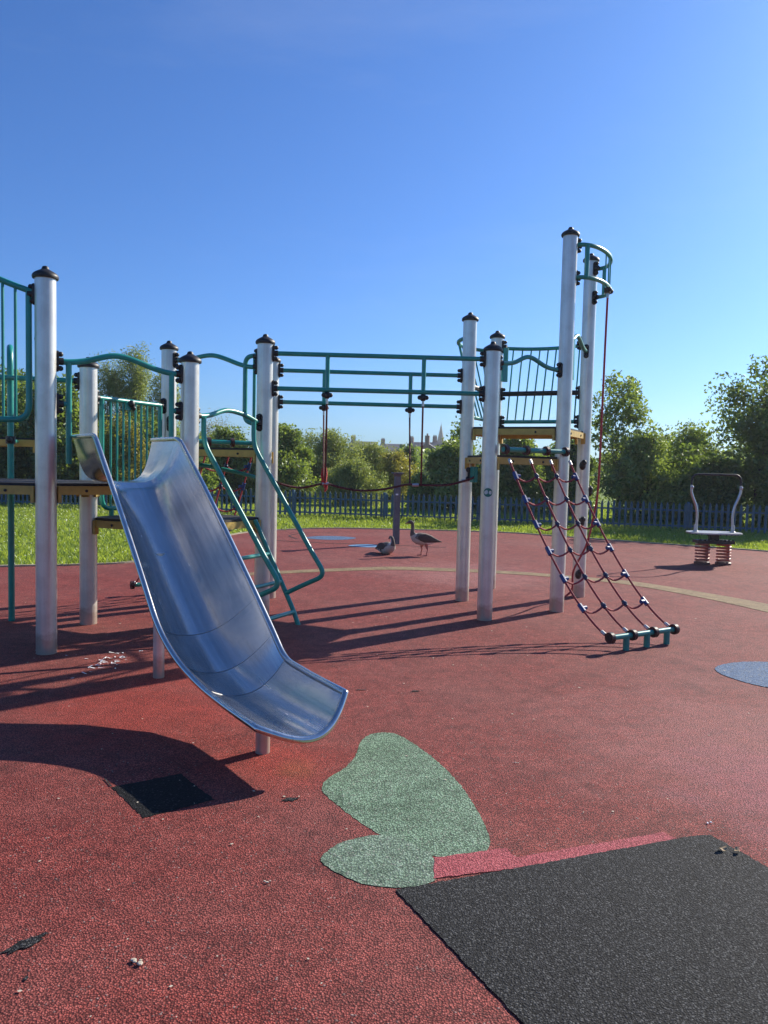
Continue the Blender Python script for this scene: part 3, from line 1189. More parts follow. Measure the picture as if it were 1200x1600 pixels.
# fireman's pole -----------------------------------------------------
mb = MB()
mb.tube(fillet([(-3.49, 7.17, -.02), (-3.49, 7.17, 2.56), (-3.68, 7.56, 2.60), (-3.87, 7.95, 2.56), (-3.87, 7.95, 1.66)], .30, 10), .029, 14)
fpole = part('sliding_pole', mb, M['teal'], ROOT, (-3.49, 7.17, 0))
mb = MB()
mb.tube([(-3.49, 7.17, 1.70), (-3.80, 7.93, 1.70)], .02, 10)
mb.tube([(-3.49, 7.17, 1.665), (-3.49, 7.17, 1.735)], .044, 14, mi=1)
mb.ball((-3.48, 7.12, 1.70), .03, 10, 1)
obj('tie_bar', mb, [M['teal'], M['bl']], fpole)

# slide --------------------------------------------------------------
SD = Vector((.574, -.819, 0))
SX = Vector((.819, .574, 0))
SO = Vector((-.62, 4.03, 0))
HW = .315


def sp(t, c, z):
    p = SO + SD * t + SX * c
    return Vector((p.x, p.y, z))


# near rim (t, c, z), far rim (t, c, z), floor (t, z), roundness of the cross-section
ST = [((-2.80, -.315, 1.715), (-2.80, .315, 1.715), (-2.80, 1.365), 5.5),
      ((-2.50, -.315, 1.715), (-2.50, .315, 1.715), (-2.56, 1.365), 5.5),
      ((-2.20, -.315, 1.715), (-2.20, .315, 1.715), (-2.35, 1.365), 4.2),
      ((-2.14, -.315, 1.69), (-2.13, .315, 1.695), (-2.25, 1.325), 3.6),
      ((-1.65, -.312, 1.295), (-1.65, .315, 1.365), (-1.84, 1.02), 2.6),
      ((-1.19, -.31, .915), (-1.17, .315, 1.015), (-1.43, .72), 2.4),
      ((-.80, -.30, .545), (-.74, .31, .70), (-1.02, .43), 2.3),
      ((-.56, -.275, .405), (-.49, .305, .515), (-.66, .27), 2.2),
      ((-.28, -.235, .312), (-.33, .30, .39), (-.35, .21), 2.1),
      ((.05, -.215, .280), (0, .30, .372), (.03, .195), 2.0),
      ((.35, -.205, .270), (.34, .30, .365), (.43, .195), 2.0)]
NJ = 32


def row(st):
    nr, fr_, fl, pw = st
    out = []
    for j in range(NJ + 1):
        q = math.sin(math.pi / 2 * (2 * j / NJ - 1))
        f = 1 - abs(q) ** pw
        w = (q + 1) / 2
        tr, c, zr = (a + (b - a) * w for a, b in zip(nr, fr_))
        out.append(sp(tr + (fl[0] - tr) * f, c, zr + (fl[1] - zr) * f))
    return out


rows = [row(s) for s in ST]
tm = MB()
PATCH = [(0, 2), (2, 6), (6, 7), (7, 8), (8, 10)]
for a, b in PATCH:
    seq = []
    for i in range(a, b):
        k = 6
        for q in range(k):
            seq.append([p.lerp(p2, q / k) for p, p2 in zip(rows[i], rows[i + 1])])
    seq.append(rows[b])
    vs = [p for r_ in seq for p in r_]
    w = NJ + 1
    tm.add(vs, [(i * w + j, i * w + j + 1, (i + 1) * w + j + 1, (i + 1) * w + j) for i in range(len(seq) - 1) for j in range(NJ)])
slide = obj('slide', tm, M['steel'], ROOT, (SO.x, SO.y, 0), smooth=50)
sol = slide.modifiers.new('thickness', 'SOLIDIFY')
sol.thickness = .006
sol.offset = 0
sol.use_rim = False
rim = MB()
near = fillet([r_[0] for r_ in rows], .22, 5)
far = fillet([r_[-1] for r_ in rows], .09, 4)
path = near[:-1] + rows[-1] + list(reversed(far[:-1]))
k0 = len(near) - 3
path = path[:k0] + fillet(path[k0:k0 + NJ + 8], .03, 2) + path[k0 + NJ + 8:]
rim.tube(path, .0185, 12)
obj('rim', rim, M['steel'], slide, (SO.x, SO.y, .3))
for i in (6, 7, 8):
    sm = MB()
    sm.tube([p + Vector((0, 0, .003)) for p in rows[i][1:-1]], .0026, 6)
    obj('weld_seam', sm, M['seam'], slide, rows[i][NJ // 2])
for t, ztop in ((0.0, .19), (-1.675, .89)):
    lg = MB()
    p = sp(t, 0, 0)
    lg.tube([Vector((p.x, p.y, -.02)), Vector((p.x, p.y, ztop))], .039, 20)
    obj('support_leg', lg, M['alu'], slide, Vector((p.x, p.y, 0)))

# ------------------------------------------------------------------ spring rocker
SRX, SRY = 5.60, 12.98
sr = thing('spring_rocker', (SRX, SRY, 0), 'standing spring rocker with grey platform and black handle hoop on red coils', 'spring rocker')
mb = MB()
pp = [(SRX + .45 * math.copysign(abs(math.cos(a)) ** .8, math.cos(a)), SRY + .30 * math.copysign(abs(math.sin(a)) ** .8, math.sin(a))) for a in np.linspace(0, 2 * math.pi, 40, endpoint=False)]
mb.prism(pp, .525, .548)
obj('platform', mb, M['plate'], sr, (SRX, SRY, .53), smooth=30)
mb = MB()
for k in range(24):
    a = 2 * math.pi * k / 24
    mb.ball((SRX + .40 * math.cos(a), SRY + .26 * math.sin(a), .518), .016, 8)
obj('platform_bolts', mb, M['bl'], sr, (SRX, SRY, .5))
mb = MB()
mb.box((SRX, SRY, .385), (.60, .30, .05), 0)
for k in range(9):
    mb.ball((SRX - .27 + k * .0675, SRY - .13, .412), .022, 8)
mb.box((SRX, SRY, .455), (.12, .16, .14), 0)
mb.ball((SRX, SRY, .46), .075, 12)
obj('spring_plate', mb, M['bl'], sr, (SRX, SRY, .38))
for dx in (-.18, .18):
    pts = []
    for k in range(97):
        a = 2 * math.pi * k / 16
        pts.append((SRX + dx + .105 * math.cos(a), SRY + .105 * math.sin(a), .05 + .31 * k / 96))
    mb = MB()
    mb.tube(pts, .017, 8)
    cs = obj('coil_spring', mb, M['coil'], sr, (SRX + dx, SRY, .05))
    mb = MB()
    mb.lathe([(.13, -.02), (.13, .035), (.10, .05)], (SRX + dx, SRY, 0), 20)
    obj('spring_foot', mb, M['coildark'], cs, (SRX + dx, SRY, 0))
for sg in (-1, 1):
    mb = MB()
    mb.tube(spline([(SRX + sg * .315, SRY, .55), (SRX + sg * .30, SRY, .80), (SRX + sg * .325, SRY, .98), (SRX + sg * .385, SRY, 1.13), (SRX + sg * .415, SRY, 1.23), (SRX + sg * .415, SRY, 1.34)], 6), [.0215] * 31, 12)
    mb.lathe([(.045, 0), (.045, .012), (.032, .018), (.029, .12)], (SRX + sg * .315, SRY, .548), 14)
    mb.ball((SRX + sg * .415, SRY - .02, 1.30), .03, 10)
    obj('handle_stem', mb, M['zinc'], sr, (SRX + sg * .315, SRY, .55))
mb = MB()
mb.tube(fillet([(SRX - .415, SRY, 1.27), (SRX - .415, SRY, 1.52), (SRX + .415, SRY, 1.52), (SRX + .415, SRY, 1.27)], .14, 8), .018, 12)
obj('handle_hoop', mb, M['bl'], sr, (SRX, SRY, 1.4))

# ------------------------------------------------------------------ capped timber post behind the geese
tp = thing('timber_post', (.25, 15.1, 0), 'square dark grey timber post with flat cap behind the sitting goose', 'post')
mb = MB()
mb.box((.25, 15.1, .68), (.105, .105, 1.40), .35)
obj('shaft', mb, M['woodgrey'], tp, (.25, 15.1, 0), smooth=0)
mb = MB()
mb.box((.25, 15.1, 1.40), (.20, .20, .022), .35)
mb.add([(.25 + a * .1, 15.1 + b * .1, 1.389) for a, b in ((-1, -1), (1, -1), (1, 1), (-1, 1))] + [(.25 + a * .055, 15.1 + b * .055, 1.33) for a, b in ((-1, -1), (1, -1), (1, 1), (-1, 1))],
       [(0, 4, 5, 1), (1, 5, 6, 2), (2, 6, 7, 3), (3, 7, 4, 0)])
obj('flat_cap', mb, M['woodgrey'], tp, (.25, 15.1, 1.4), smooth=0)
mb = MB()
mb.box((.245, 15.035, .98), (.05, .012, .03), .35)
obj('label_plate', mb, M['white'], tp, (.25, 15.04, .98), smooth=0)

# ------------------------------------------------------------------ geese
M['gbody'] = simple('goose_grey_brown', (.17, .13, .10), .8, 0, .25, 30, .3, 120)
M['gbreast'] = simple('goose_pale_breast', (.44, .38, .31), .8, 0, .15, 30, .3, 120)
M['gwing'] = simple('goose_dark_wing', (.065, .048, .038), .75, 0, .3, 40, .5, 90)
M['gwhite'] = simple('goose_white', (.72, .70, .64), .8, 0, .06, 30)
M['gbill'] = simple('goose_pink_bill', (.34, .12, .08), .5, 0, .1, 30)
M['gleg'] = simple('goose_pink_leg', (.38, .13, .10), .6, 0, .1, 30)
M['gneck'] = simple('goose_brown_neck', (.10, .078, .066), .8, 0, .2, 30)


def loft(mb, rings, n=16, mfun=None):
    """rings: centre, axis direction, half width, half height; +X forward"""
    vs = []
    for (c, d, hw, hh) in rings:
        c, d = Vector(c), Vector(d).normalized()
        side = Vector((0, 1, 0))
        upv = d.cross(side).normalized()
        for k in range(n):
            th = 2 * math.pi * k / n
            vs.append(c + side * (hw * math.sin(th)) + upv * (hh * math.cos(th)))
    base = len(mb.v)
    for i in range(len(rings) - 1):
        for k in range(n):
            k2 = (k + 1) % n
            mi = mfun(i, k / n) if mfun else 0
            mb.f.append((base + i * n + k, base + i * n + k2, base + (i + 1) * n + k2, base + (i + 1) * n + k))
            mb.mi.append(mi)
    mb.f.append(tuple(base + k for k in reversed(range(n))))
    mb.mi.append(mfun(0, 0) if mfun else 0)
    mb.f.append(tuple(base + (len(rings) - 1) * n + k for k in range(n)))
    mb.mi.append(mfun(len(rings) - 2, 0) if mfun else 0)
    mb.v += [tuple(v) for v in vs]


def goose(loc, yaw, label, sitting=False):
    root = thing('goose', loc, label, 'goose', 'geese by the timber post')
    root.rotation_euler = (0, 0, yaw)
    O = Vector(loc)
    dz = -.185 if sitting else 0.0

    def Wd(r_):
        return [((c[0], c[1], c[2] + dz), d, a, b) for c, d, a, b in r_]
    body = [((-.275, 0, .245), (1, 0, .25), .012, .008), ((-.24, 0, .252), (1, 0, .25), .04, .022), ((-.19, 0, .262), (1, 0, .22), .062, .045), ((-.12, 0, .272), (1, 0, .15), .088, .082),
            ((-.04, 0, .278), (1, 0, .1), .105, .106), ((.04, 0, .288), (1, 0, .15), .107, .112), ((.11, 0, .302), (1, 0, .3), .095, .104), ((.165, 0, .325), (1, 0, .7), .072, .082),
            ((.195, 0, .362), (.5, 0, 1), .048, .055), ((.205, 0, .405), (.12, 0, 1), .034, .038)]
    if sitting:
        body = [(c, d, a_ * 1.12, b_) for c, d, a_, b_ in body]
        neck = [((.200, 0, .425), (-.1, 0, 1), .033, .036), ((.190, 0, .458), (-.4, 0, 1), .031, .033), ((.168, 0, .480), (-1, 0, .5), .031, .033), ((.138, 0, .482), (-1, 0, -.1), .031, .031),
                ((.112, 0, .474), (-1, 0, -.25), .023, .024)]
        bill0 = (.112, .472)
    else:
        neck = [((.203, 0, .45), (-.05, 0, 1), .027, .030), ((.20, 0, .50), (0, 0, 1), .025, .028), ((.203, 0, .54), (.15, 0, 1), .026, .029), ((.212, 0, .565), (.6, 0, 1), .029, .033), ((.235, 0, .582), (1, 0, .2), .030, .033),
                ((.262, 0, .58), (1, 0, -.15), .029, .030), ((.285, 0, .573), (1, 0, -.25), .022, .023)]
        bill0 = (.285, .571)
    rings = Wd(body) + Wd(neck)

    def mf(i, f):
        lower = .27 < f < .74
        if i < 2:
            return 2
        if i < 4:
            return 2 if lower else 0
        if i < 8:
            return 1 if lower or i > 6 else 0
        return (2 if sitting and (f < .3 or f > .7) and 8 <= i < 12 else 3)
    mb = MB()
    loft(mb, rings, 18, mf)
    if not sitting:
        for sy, fx in ((-.05, .03), (.05, -.05)):
            hip = Vector((fx * .6, sy, .20))
            mb.tube([hip + Vector((0, 0, .02)), Vector((fx, sy, .135)), Vector((fx - .012, sy, .11)), Vector((fx + .004, sy, .05)), Vector((fx, sy, .012))], [.036, .018, .011, .0095, .010], 10, mi=4)
            for a in (-.45, 0, .45):
                mb.tube([Vector((fx, sy, .012)), Vector((fx + .04 * math.cos(a), sy + .04 * math.sin(a), .008)), Vector((fx + .075 * math.cos(a), sy + .075 * math.sin(a), .005))], [.010, .008, .004], 8, mi=4)
            t0 = Vector((fx, sy, .006))
            mb.add([t0, t0 + Vector((.066, -.030, -.001)), t0 + Vector((.072, 0, -.001)), t0 + Vector((.066, .030, -.001))], [(0, 1, 2), (0, 2, 3)], 4)
    mb.v = [tuple(Vector(v) + O) for v in mb.v]
    b = obj('body', mb, [M['gbody'], M['gbreast'], M['gwhite'], M['gneck'], M['gleg']], root, loc, smooth=60)
    mb = MB()
    bx, bz = bill0
    bs = -1 if sitting else 1
    loft(mb, [((bx - .004 * bs, 0, bz + dz), (bs, 0, -.3), .017, .018), ((bx + .018 * bs, 0, bz - .008 + dz), (bs, 0, -.25), .014, .012), ((bx + .040 * bs, 0, bz - .014 + dz), (bs, 0, -.2), .010, .007), ((bx + .05 * bs, 0, bz - .016 + dz), (bs, 0, -.2), .004, .003)], 12)
    mb.v = [tuple(Vector(v) + O) for v in mb.v]
    obj('bill', mb, M['gbill'], root, loc, smooth=60)
    for sg in (-1, 1):
        mb = MB()
        wr = [((.12, sg * .088, .325), (-1, 0, -.05), .012, .02), ((.08, sg * .10, .322), (-1, 0, -.05), .020, .055), ((.0, sg * .104, .312), (-1, 0, -.1), .022, .075), ((-.09, sg * .092, .298), (-1, 0, -.18), .020, .064),
              ((-.18, sg * .062, .275), (-1, 0, -.22), .015, .040), ((-.26, sg * .034, .255), (-1, 0, -.2), .010, .020), ((-.315, sg * .018, .243), (-1, 0, -.2), .004, .006)]
        loft(mb, Wd(wr), 14)
        mb.v = [tuple(Vector(v) + O) for v in mb.v]
        obj('wing', mb, M['gwing'], root, loc, smooth=60)
        mb = MB()
        hx, hz = bx - .035 * bs, bz + .012
        mb.ball((hx, sg * .0275, hz + dz), .0055, 8)
        mb.v = [tuple(Vector(v) + O) for v in mb.v]
        obj('eye', mb, M['bl'], root, loc)
    return root


goose((.70, 13.22, 0), R(180 + 8), 'standing goose stretching its neck up, walking left on the red surface')
goose((.05, 13.40, 0), R(-56), 'sitting goose with pale nape resting at the foot of the timber post', True)

# ------------------------------------------------------------------ litter
mb = MB()
mb.add([(0, 0, .002), (.035, .003, .006), (.038, .012, .004), (.003, .010, .003)], [(0, 1, 2, 3), (3, 2, 1, 0)])
r_ = random.Random(5)
first = None
for i in range(44):
    if i < 38:
        x, y = -2.085 + r_.gauss(0, .055), 5.74 + r_.gauss(0, .13)
    else:
        x, y = -2.3 + r_.uniform(-.6, .6), 6.0 + r_.uniform(-.5, .5)
    if first is None:
        first = obj('paper_scrap', mb, M['white'], smooth=0)
        c = first
    else:
        c = first.copy()
        COL.objects.link(c)
    c.location = (x, y, .002)
    s = r_.uniform(.6, 1.5)
    c.scale = (s, s, s)
    c.rotation_euler = (r_.uniform(-.2, .2), r_.uniform(-.2, .2), r_.uniform(0, 6.28))
    tag(c, 'tiny white paper scrap lying in the shade beside the slide leg', 'paper scrap', 'white scraps scattered under the slide')


q_ = np.random.default_rng(3)
fx = MB()
for k in range(150):
    yy = 1.9 * (9.0 / 1.9) ** q_.random()
    xx = q_.uniform(-.52, .52) * yy
    if -.1 < xx < 2.3 and yy < 3.3:
        continue
    rr_ = q_.uniform(.0018, .006) * (.6 + yy * .16)
    a0 = q_.uniform(0, 6.28)
    fx.add([(xx + rr_ * math.cos(a0 + t_) * (1.5 if t_ in (0, 3.1) else .7), yy + rr_ * math.sin(a0 + t_), .0045) for t_ in (0, 1.2, 2.2, 3.1, 4.1, 5.2)], [(0, 1, 2, 3, 4, 5)])
tag(obj('grit', fx, M['cream'], smooth=0), 'tiny pale flecks of grit strewn over the red surface', kind='stuff')


def crumb(name, x, y, s, mat, label, cat, seed):
    q = random.Random(seed)
    mb = MB()
    for k in range(6):
        mb.ball((x + q.uniform(-1, 1) * s, y + q.uniform(-.6, .6) * s, .004 + s * .12), s * q.uniform(.25, .5), 8, scale=(1, .8, .45))
    tag(obj(name, mb, mat), label, cat)


crumb('crumb', -.725, 2.275, .020, M['cream'], 'cream crumbly lump lying alone near the bottom left of the surface', 'crumb', 1)
crumb('crumb', -.40, 2.745, .011, M['cream'], 'small pale crumb left of the green leaf shapes', 'crumb', 2)
crumb('pebble', .73, 3.95, .010, M['cream'], 'pale pebble on open red surface right of the green shape', 'pebble', 3)
crumb('pebble', 1.47, 3.31, .012, M['white'], 'white pebble just beyond the top corner of the black patch', 'pebble', 4)


def dead_leaf(x, y, s, rot, label):
    mb = MB()
    out = [(math.cos(a) * s * (1 + .2 * math.sin(3 * a)), math.sin(a) * s * .6, .006 + .25 * s * math.cos(2 * a)) for a in np.linspace(0, 2 * math.pi, 14, endpoint=False)]
    out = [(x + a * math.cos(rot) - b * math.sin(rot), y + a * math.sin(rot) + b * math.cos(rot), .010 + max(.001, c)) for a, b, c in out]
    mb.add([(x, y, .013)] + out, [(0, 1 + k, 1 + (k + 1) % 14) for k in range(14)])
    tag(obj('dry_leaf', mb, M['leafdry'], smooth=0), label, 'leaf')


dead_leaf(1.42, 3.06, .022, .4, 'brown dry leaf on the black patch, left of the pair')
dead_leaf(1.475, 3.05, .018, 1.2, 'brown dry leaf on the black patch, right of the pair')


# ------------------------------------------------------------------ fence
fa, fb = Vector((-24, 26.6, 0)), Vector((16, 18.55, 0))
fd = (fb - fa)
FL = fd.length
fd.normalize()
fn = Vector((fd.y, -fd.x, 0))
fz = math.atan2(fd.y, fd.x)
fence = thing('palisade_fence', tuple((fa + fb) / 2), 'long blue metal palisade fence between the grass verge and the bushes', 'fence')
nb_ = 15
bay = FL / nb_
for i in range(nb_ + 1):
    p = fa + fd * (bay * i) - fn * .06
    mb = MB()
    mb.box((p.x, p.y, .36), (.075, .06, .82), fz)
    obj('fence_post', mb, M['fence'], fence, (p.x, p.y, 0), smooth=0)
for i in range(nb_):
    mb = MB()
    npal = int(bay / .148)
    for k in range(npal):
        s = bay * i + (k + .5) * bay / npal
        p = fa + fd * s
        h = .765 + random.uniform(-.012, .012)
        w = .033
        tilt = random.uniform(-.012, .012)
        q = lambda a, z, o: p + fd * (a + tilt * z) + fn * o + Vector((0, 0, z))
        # W-section pale with a pointed head
        prof = [(-w, .0), (-w * .45, .016), (0, .004), (w * .45, .016), (w, .0)]
        lo = [q(a, -.05, o) for a, o in prof]
        hi = [q(a, h - (.085 if abs(a) > w * .8 else .03 if abs(a) > .001 else 0), o) for a, o in prof]
        lo2 = [v - fn * .006 for v in lo]
        hi2 = [v - fn * .006 for v in hi]
        vs = lo + hi + lo2 + hi2
        fs = []
        for t in range(4):
            fs += [(t, t + 1, 5 + t + 1, 5 + t), (10 + t + 1, 10 + t, 15 + t, 15 + t + 1), (5 + t, 6 + t, 16 + t, 15 + t)]
        fs += [(0, 5, 15, 10), (4, 14, 19, 9)]
        mb.add(vs, fs)
    c0 = fa + fd * (bay * (i + .5))
    pan = obj('fence_panel', mb, M['fence'], fence, (c0.x, c0.y, 0), smooth=0)
    mb = MB()
    for z in (.13, .54):
        p = c0 - fn * .022
        mb.box((p.x, p.y, z), (bay - .02, .02, .045), fz)
    obj('fence_rail', mb, M['fence'], pan, (c0.x, c0.y, .3), smooth=0)


# ------------------------------------------------------------------ vegetation
def np_mesh(name, V, F, mat, tone=None, parent=None, origin=(0, 0, 0)):
    V = np.asarray(V, np.float32)
    k = F.shape[1]
    me = bpy.data.meshes.new(name)
    me.vertices.add(len(V))
    me.vertices.foreach_set('co', V.ravel())
    me.loops.add(F.size)
    me.loops.foreach_set('vertex_index', F.astype(np.int32).ravel())
    me.polygons.add(len(F))
    me.polygons.foreach_set('loop_start', np.arange(0, F.size, k, dtype=np.int32))
    me.polygons.foreach_set('loop_total', np.full(len(F), k, np.int32))
    if tone is not None:
        a = me.attributes.new('tone', 'FLOAT', 'POINT')
        a.data.foreach_set('value', np.asarray(tone, np.float32))
    me.materials.append(mat)
    me.update(calc_edges=True)
    ob = bpy.data.objects.new(name, me)
    COL.objects.link(ob)
    ob.location = origin
    if parent:
        ob.parent = parent
    WO[ob.name] = Vector(origin) + (WO[parent.name] if parent else Vector((0, 0, 0)))
    return ob


def leaf_quads(C, size, tone, g, slim=.55, droop=0.0):
    n = len(C)
    a = g.normal(size=(n, 3))
    a[:, 2] -= droop * 2
    a /= np.linalg.norm(a, axis=1)[:, None]
    b = np.cross(a, g.normal(size=(n, 3)))
    b /= np.linalg.norm(b, axis=1)[:, None] + 1e-9
    s = size * g.uniform(.6, 1.35, n)[:, None]
    nrm = np.cross(a, b)
    V = np.stack([C - a * s, C + b * s * slim - a * s * .1 + nrm * s * .12, C + a * s, C - b * s * slim - a * s * .1 + nrm * s * .12], 1).reshape(-1, 3)
    F = np.arange(4 * n).reshape(n, 4)
    T = np.repeat(np.clip(tone, 0, 1), 4)
    return V, F, T


def tree(name, cat, label, group, x, y, h, w, mat, seed, nleaf=9000, leaf=.085, base=.25, blobs=14, slim=.55, upright=False, spread=.55, clusters=170, bark='bark', stems=1, shape='round', depth=None, sig=.055, droop=0.0, twiggy=0):
    g = np.random.default_rng(seed)
    nleaf = int(nleaf * 2.9)
    root = thing(name, (x, y, -.02), label, cat, group)
    dpt = depth or w * .8
    zc0, zc1 = h * base, h
    # blob centres fill an uneven envelope
    B = []
    for i in range(blobs):
        f = (i + .5) / blobs
        z = zc0 + (zc1 - zc0) * f
        if shape == 'round':
            env = math.sin(math.pi * (.12 + .80 * f)) ** .6
        elif shape == 'dome':
            env = math.cos(math.pi / 2 * f ** 1.6) ** .7
        elif shape == 'column':
            env = .55 + .45 * math.sin(math.pi * (.1 + .8 * f))
        else:
            env = max(.12, 1 - f) ** .75
        a = i * 2.39996 + g.uniform(-.5, .5)
        rad = env * g.uniform(.30, .95) * .62
        br = (.20 + .16 * g.random()) * (0.65 + .5 * env)
        B.append((rad * math.cos(a) * w / 2, rad * math.sin(a) * dpt / 2, min(z, h - br * min(w, h) * .42), br * w * .72, br * dpt * .72, br * min(w, h) * (.95 if upright else .7)))
    B = np.array(B)
    # leaf clusters sit mostly on the shells of the blobs
    bi = g.integers(0, blobs, clusters)
    d = g.normal(size=(clusters, 3))
    d /= np.linalg.norm(d, axis=1)[:, None]
    rr = g.uniform(.45, 1.08, clusters) ** .8
    CC = B[bi, :3] + d * B[bi, 3:] * rr[:, None]
    CC[:, 2] = np.maximum(CC[:, 2], zc0 * .6 + .05)
    ct = g.normal(.5, .2, clusters)
    wgt = g.uniform(.4, 1.6, clusters)
    ci = g.choice(clusters, nleaf, p=wgt / wgt.sum())
    sg = sig * (w + h) / 2 * g.uniform(.6, 1.5, clusters)
    off = np.clip(g.normal(size=(nleaf, 3)), -1.7, 1.7) * sg[ci][:, None]
    if upright:
        off[:, 2] *= 1.9
    L_ = CC[ci] + off
    L_[:, 2] = np.maximum(L_[:, 2], .03)
    tone = ct[ci] + g.normal(0, .16, nleaf)
    V, F, T = leaf_quads(L_, leaf * .78, tone, g, slim, droop)
    np_mesh('crown', V, F, mat, T, root)
    # trunk and limbs
    mb = MB()
    O = Vector((x, y, -.02))
    tr = max(.03, h * .018)
    for s_ in range(stems):
        bx = Vector((g.uniform(-.1, .1) * w * (stems > 1), g.uniform(-.1, .1) * w * (stems > 1), -.05))
        top = Vector((bx.x + g.uniform(-.08, .08) * w, g.uniform(-.05, .05) * w, h * (.62 if not upright else .85)))
        tp_ = [bx, bx.lerp(top, .3) + Vector((g.uniform(-.04, .04) * w, 0, 0)), bx.lerp(top, .65) + Vector((g.uniform(-.05, .05) * w, 0, 0)), top]
        tpath = [Vector(p) for p in spline(tp_, 5)]
        mb.tube([p + O for p in tpath], [tr * (1 - .8 * i / (len(tpath) - 1)) for i in range(len(tpath))], 8)
        sel = range(s_, blobs, stems)
        for i in sel:
            bc = Vector(B[i, :3])
            st = min(range(len(tpath)), key=lambda q: abs(tpath[q].z - bc.z * .62))
            p0 = tpath[st]
            mid = p0.lerp(bc, .5) + Vector((g.uniform(-.06, .06) * w, g.uniform(-.06, .06) * w, .05 * h))
            lp_ = [Vector(p) for p in spline([p0, mid, bc], 4)]
            r0 = tr * (1 - .8 * st / (len(tpath) - 1)) * .6
            mb.tube([p + O for p in lp_], [max(.008, r0 * (1 - .75 * k / (len(lp_) - 1))) for k in range(len(lp_))], 6)
            own = np.where(bi == i)[0][:7 + twiggy]
            for c_ in own:
                e_ = Vector(CC[c_])
                mb.tube([bc + O, bc.lerp(e_, .55) + O + Vector((0, 0, .02 * h)), bc.lerp(e_, 1.15) + O], [max(.007, r0 * .22), .006, .003], 4, cap=False)
    obj('trunk', mb, M[bark], root, (x, y, -.02), smooth=60)
    return root


TG = 'trees and bushes beyond the blue fence'
# left background
tree('tree', 'tree', 'dark leafy tree behind the barred panel, leftmost against the picture edge', TG, -14.6, 29, 4.4, 4.2, M['leafdark'], 1, 9000, .10)
tree('tree', 'tree', 'dark leafy tree behind the tall near post', TG, -12.0, 28.0, 3.9, 3.2, M['leafdark'], 2, 8000, .10, base=.12)
tree('bush', 'bush', 'dark bush low behind the sliding pole', TG, -14.2, 27.3, 2.4, 4.2, M['leafdark'], 3, 8000, .09, base=.03, shape='dome', stems=3)
tree('bush', 'bush', 'dark bush low behind the left pair of near posts', TG, -11.4, 27.0, 2.3, 3.0, M['leafdark'], 4, 7000, .09, base=.03, shape='dome', stems=3)
tree('tree', 'tree', 'tall feathery grey-green tree, left of the three above the low barred guard', TG, -12.4, 34.5, 5.6, 2.3, M['leafpale'], 5, 6500, .075, base=.2, upright=True, shape='column', slim=.3, sig=.04, twiggy=4, bark='palebark')
tree('tree', 'tree', 'tall feathery grey-green tree, middle and highest of the three above the low barred guard', TG, -11.2, 34.5, 5.85, 2.3, M['leafpale'], 6, 6500, .075, base=.2, upright=True, shape='column', slim=.3, sig=.04, twiggy=4, bark='palebark')
tree('tree', 'tree', 'shorter feathery grey-green tree beside the rear slide tower post', TG, -9.75, 34.0, 5.0, 1.9, M['leafpale'], 7, 5200, .075, base=.2, upright=True, shape='column', slim=.3, sig=.04, twiggy=4, bark='palebark')
tree('bush', 'bush', 'yellow-green bush seen through the low barred guard', TG, -9.05, 26.6, 2.75, 2.6, M['leafyel'], 8, 8500, .06, base=.04, shape='dome', stems=3)
tree('bush', 'bush', 'dark bush behind the yellow-green bush and top of the slide', TG, -9.4, 30.5, 3.0, 5.0, M['leafdark'], 9, 8000, .09, base=.03, shape='dome', stems=3)
tree('bush', 'bush', 'sparse twiggy brown bush above the far net of the left tower', TG, -7.3, 33, 3.3, 3.4, M['leaftwig'], 10, 2200, .045, base=.1, stems=4, twiggy=8, slim=.3, bark='palebark')
tree('bush', 'bush', 'rounded green bush behind the ladder handrails', TG, -6.1, 30, 2.55, 3.6, M['leaf'], 11, 8500, .085, base=.04, shape='dome', stems=3)
tree('bush', 'bush', 'low dark bush at the fence behind the ladder', TG, -7.1, 27.2, 1.55, 3.0, M['leafdark'], 12, 6000, .08, base=.03, shape='dome', stems=3)
# middle background
tree('tree', 'tree', 'green bushy tree just right of the corner post of the overhead bars', TG, -4.1, 30.5, 2.75, 3.4, M['leaf'], 13, 10000, .085, base=.05, shape='dome', stems=2)
tree('tree', 'tree', 'pale green willow behind the left hanging ropes', TG, -2.5, 33.5, 2.65, 4.2, M['leafpale'], 14, 10000, .07, base=.05, shape='dome', slim=.35, stems=3)
tree('tree', 'tree', 'pale green willow between the two sets of hanging ropes', TG, -.7, 35.5, 2.35, 3.8, M['leafpale'], 15, 9000, .07, base=.05, shape='dome', slim=.35, stems=3)
tree('bush', 'bush', 'low rounded grey-green bush left of the timber post', TG, -1.1, 29.0, 1.55, 2.9, M['leafpale'], 16, 11000, .05, base=.02, shape='dome', stems=4, slim=.4)
tree('bush', 'bush', 'yellowish willow bush right behind the timber post', TG, .5, 33.0, 2.0, 2.6, M['leafyel'], 17, 6500, .06, base=.05, shape='dome', stems=3, slim=.4)
tree('tree', 'tree', 'dark rounded evergreen in front of the far roofs', TG, 1.1, 37.0, 2.35, 1.5, M['leafdark'], 18, 6000, .07, base=.08, shape='round')
tree('bush', 'bush', 'small light green bush at the fence under the right hanging ropes', TG, 1.3, 27.5, 1.15, 1.2, M['leaf'], 19, 3500, .06, base=.02, shape='dome', stems=3)
tree('bush', 'bush', 'dense dark bush left of the pair of right tower posts', TG, 2.5, 28.0, 2.15, 3.0, M['leaf'], 20, 9500, .085, base=.03, shape='dome', stems=3)
tree('tree', 'tree', 'airy thin-leaved sapling rising behind the left post of the right tower', TG, 2.95, 29.5, 3.1, 1.2, M['leaf'], 21, 700, .085, base=.35, upright=True, twiggy=6)
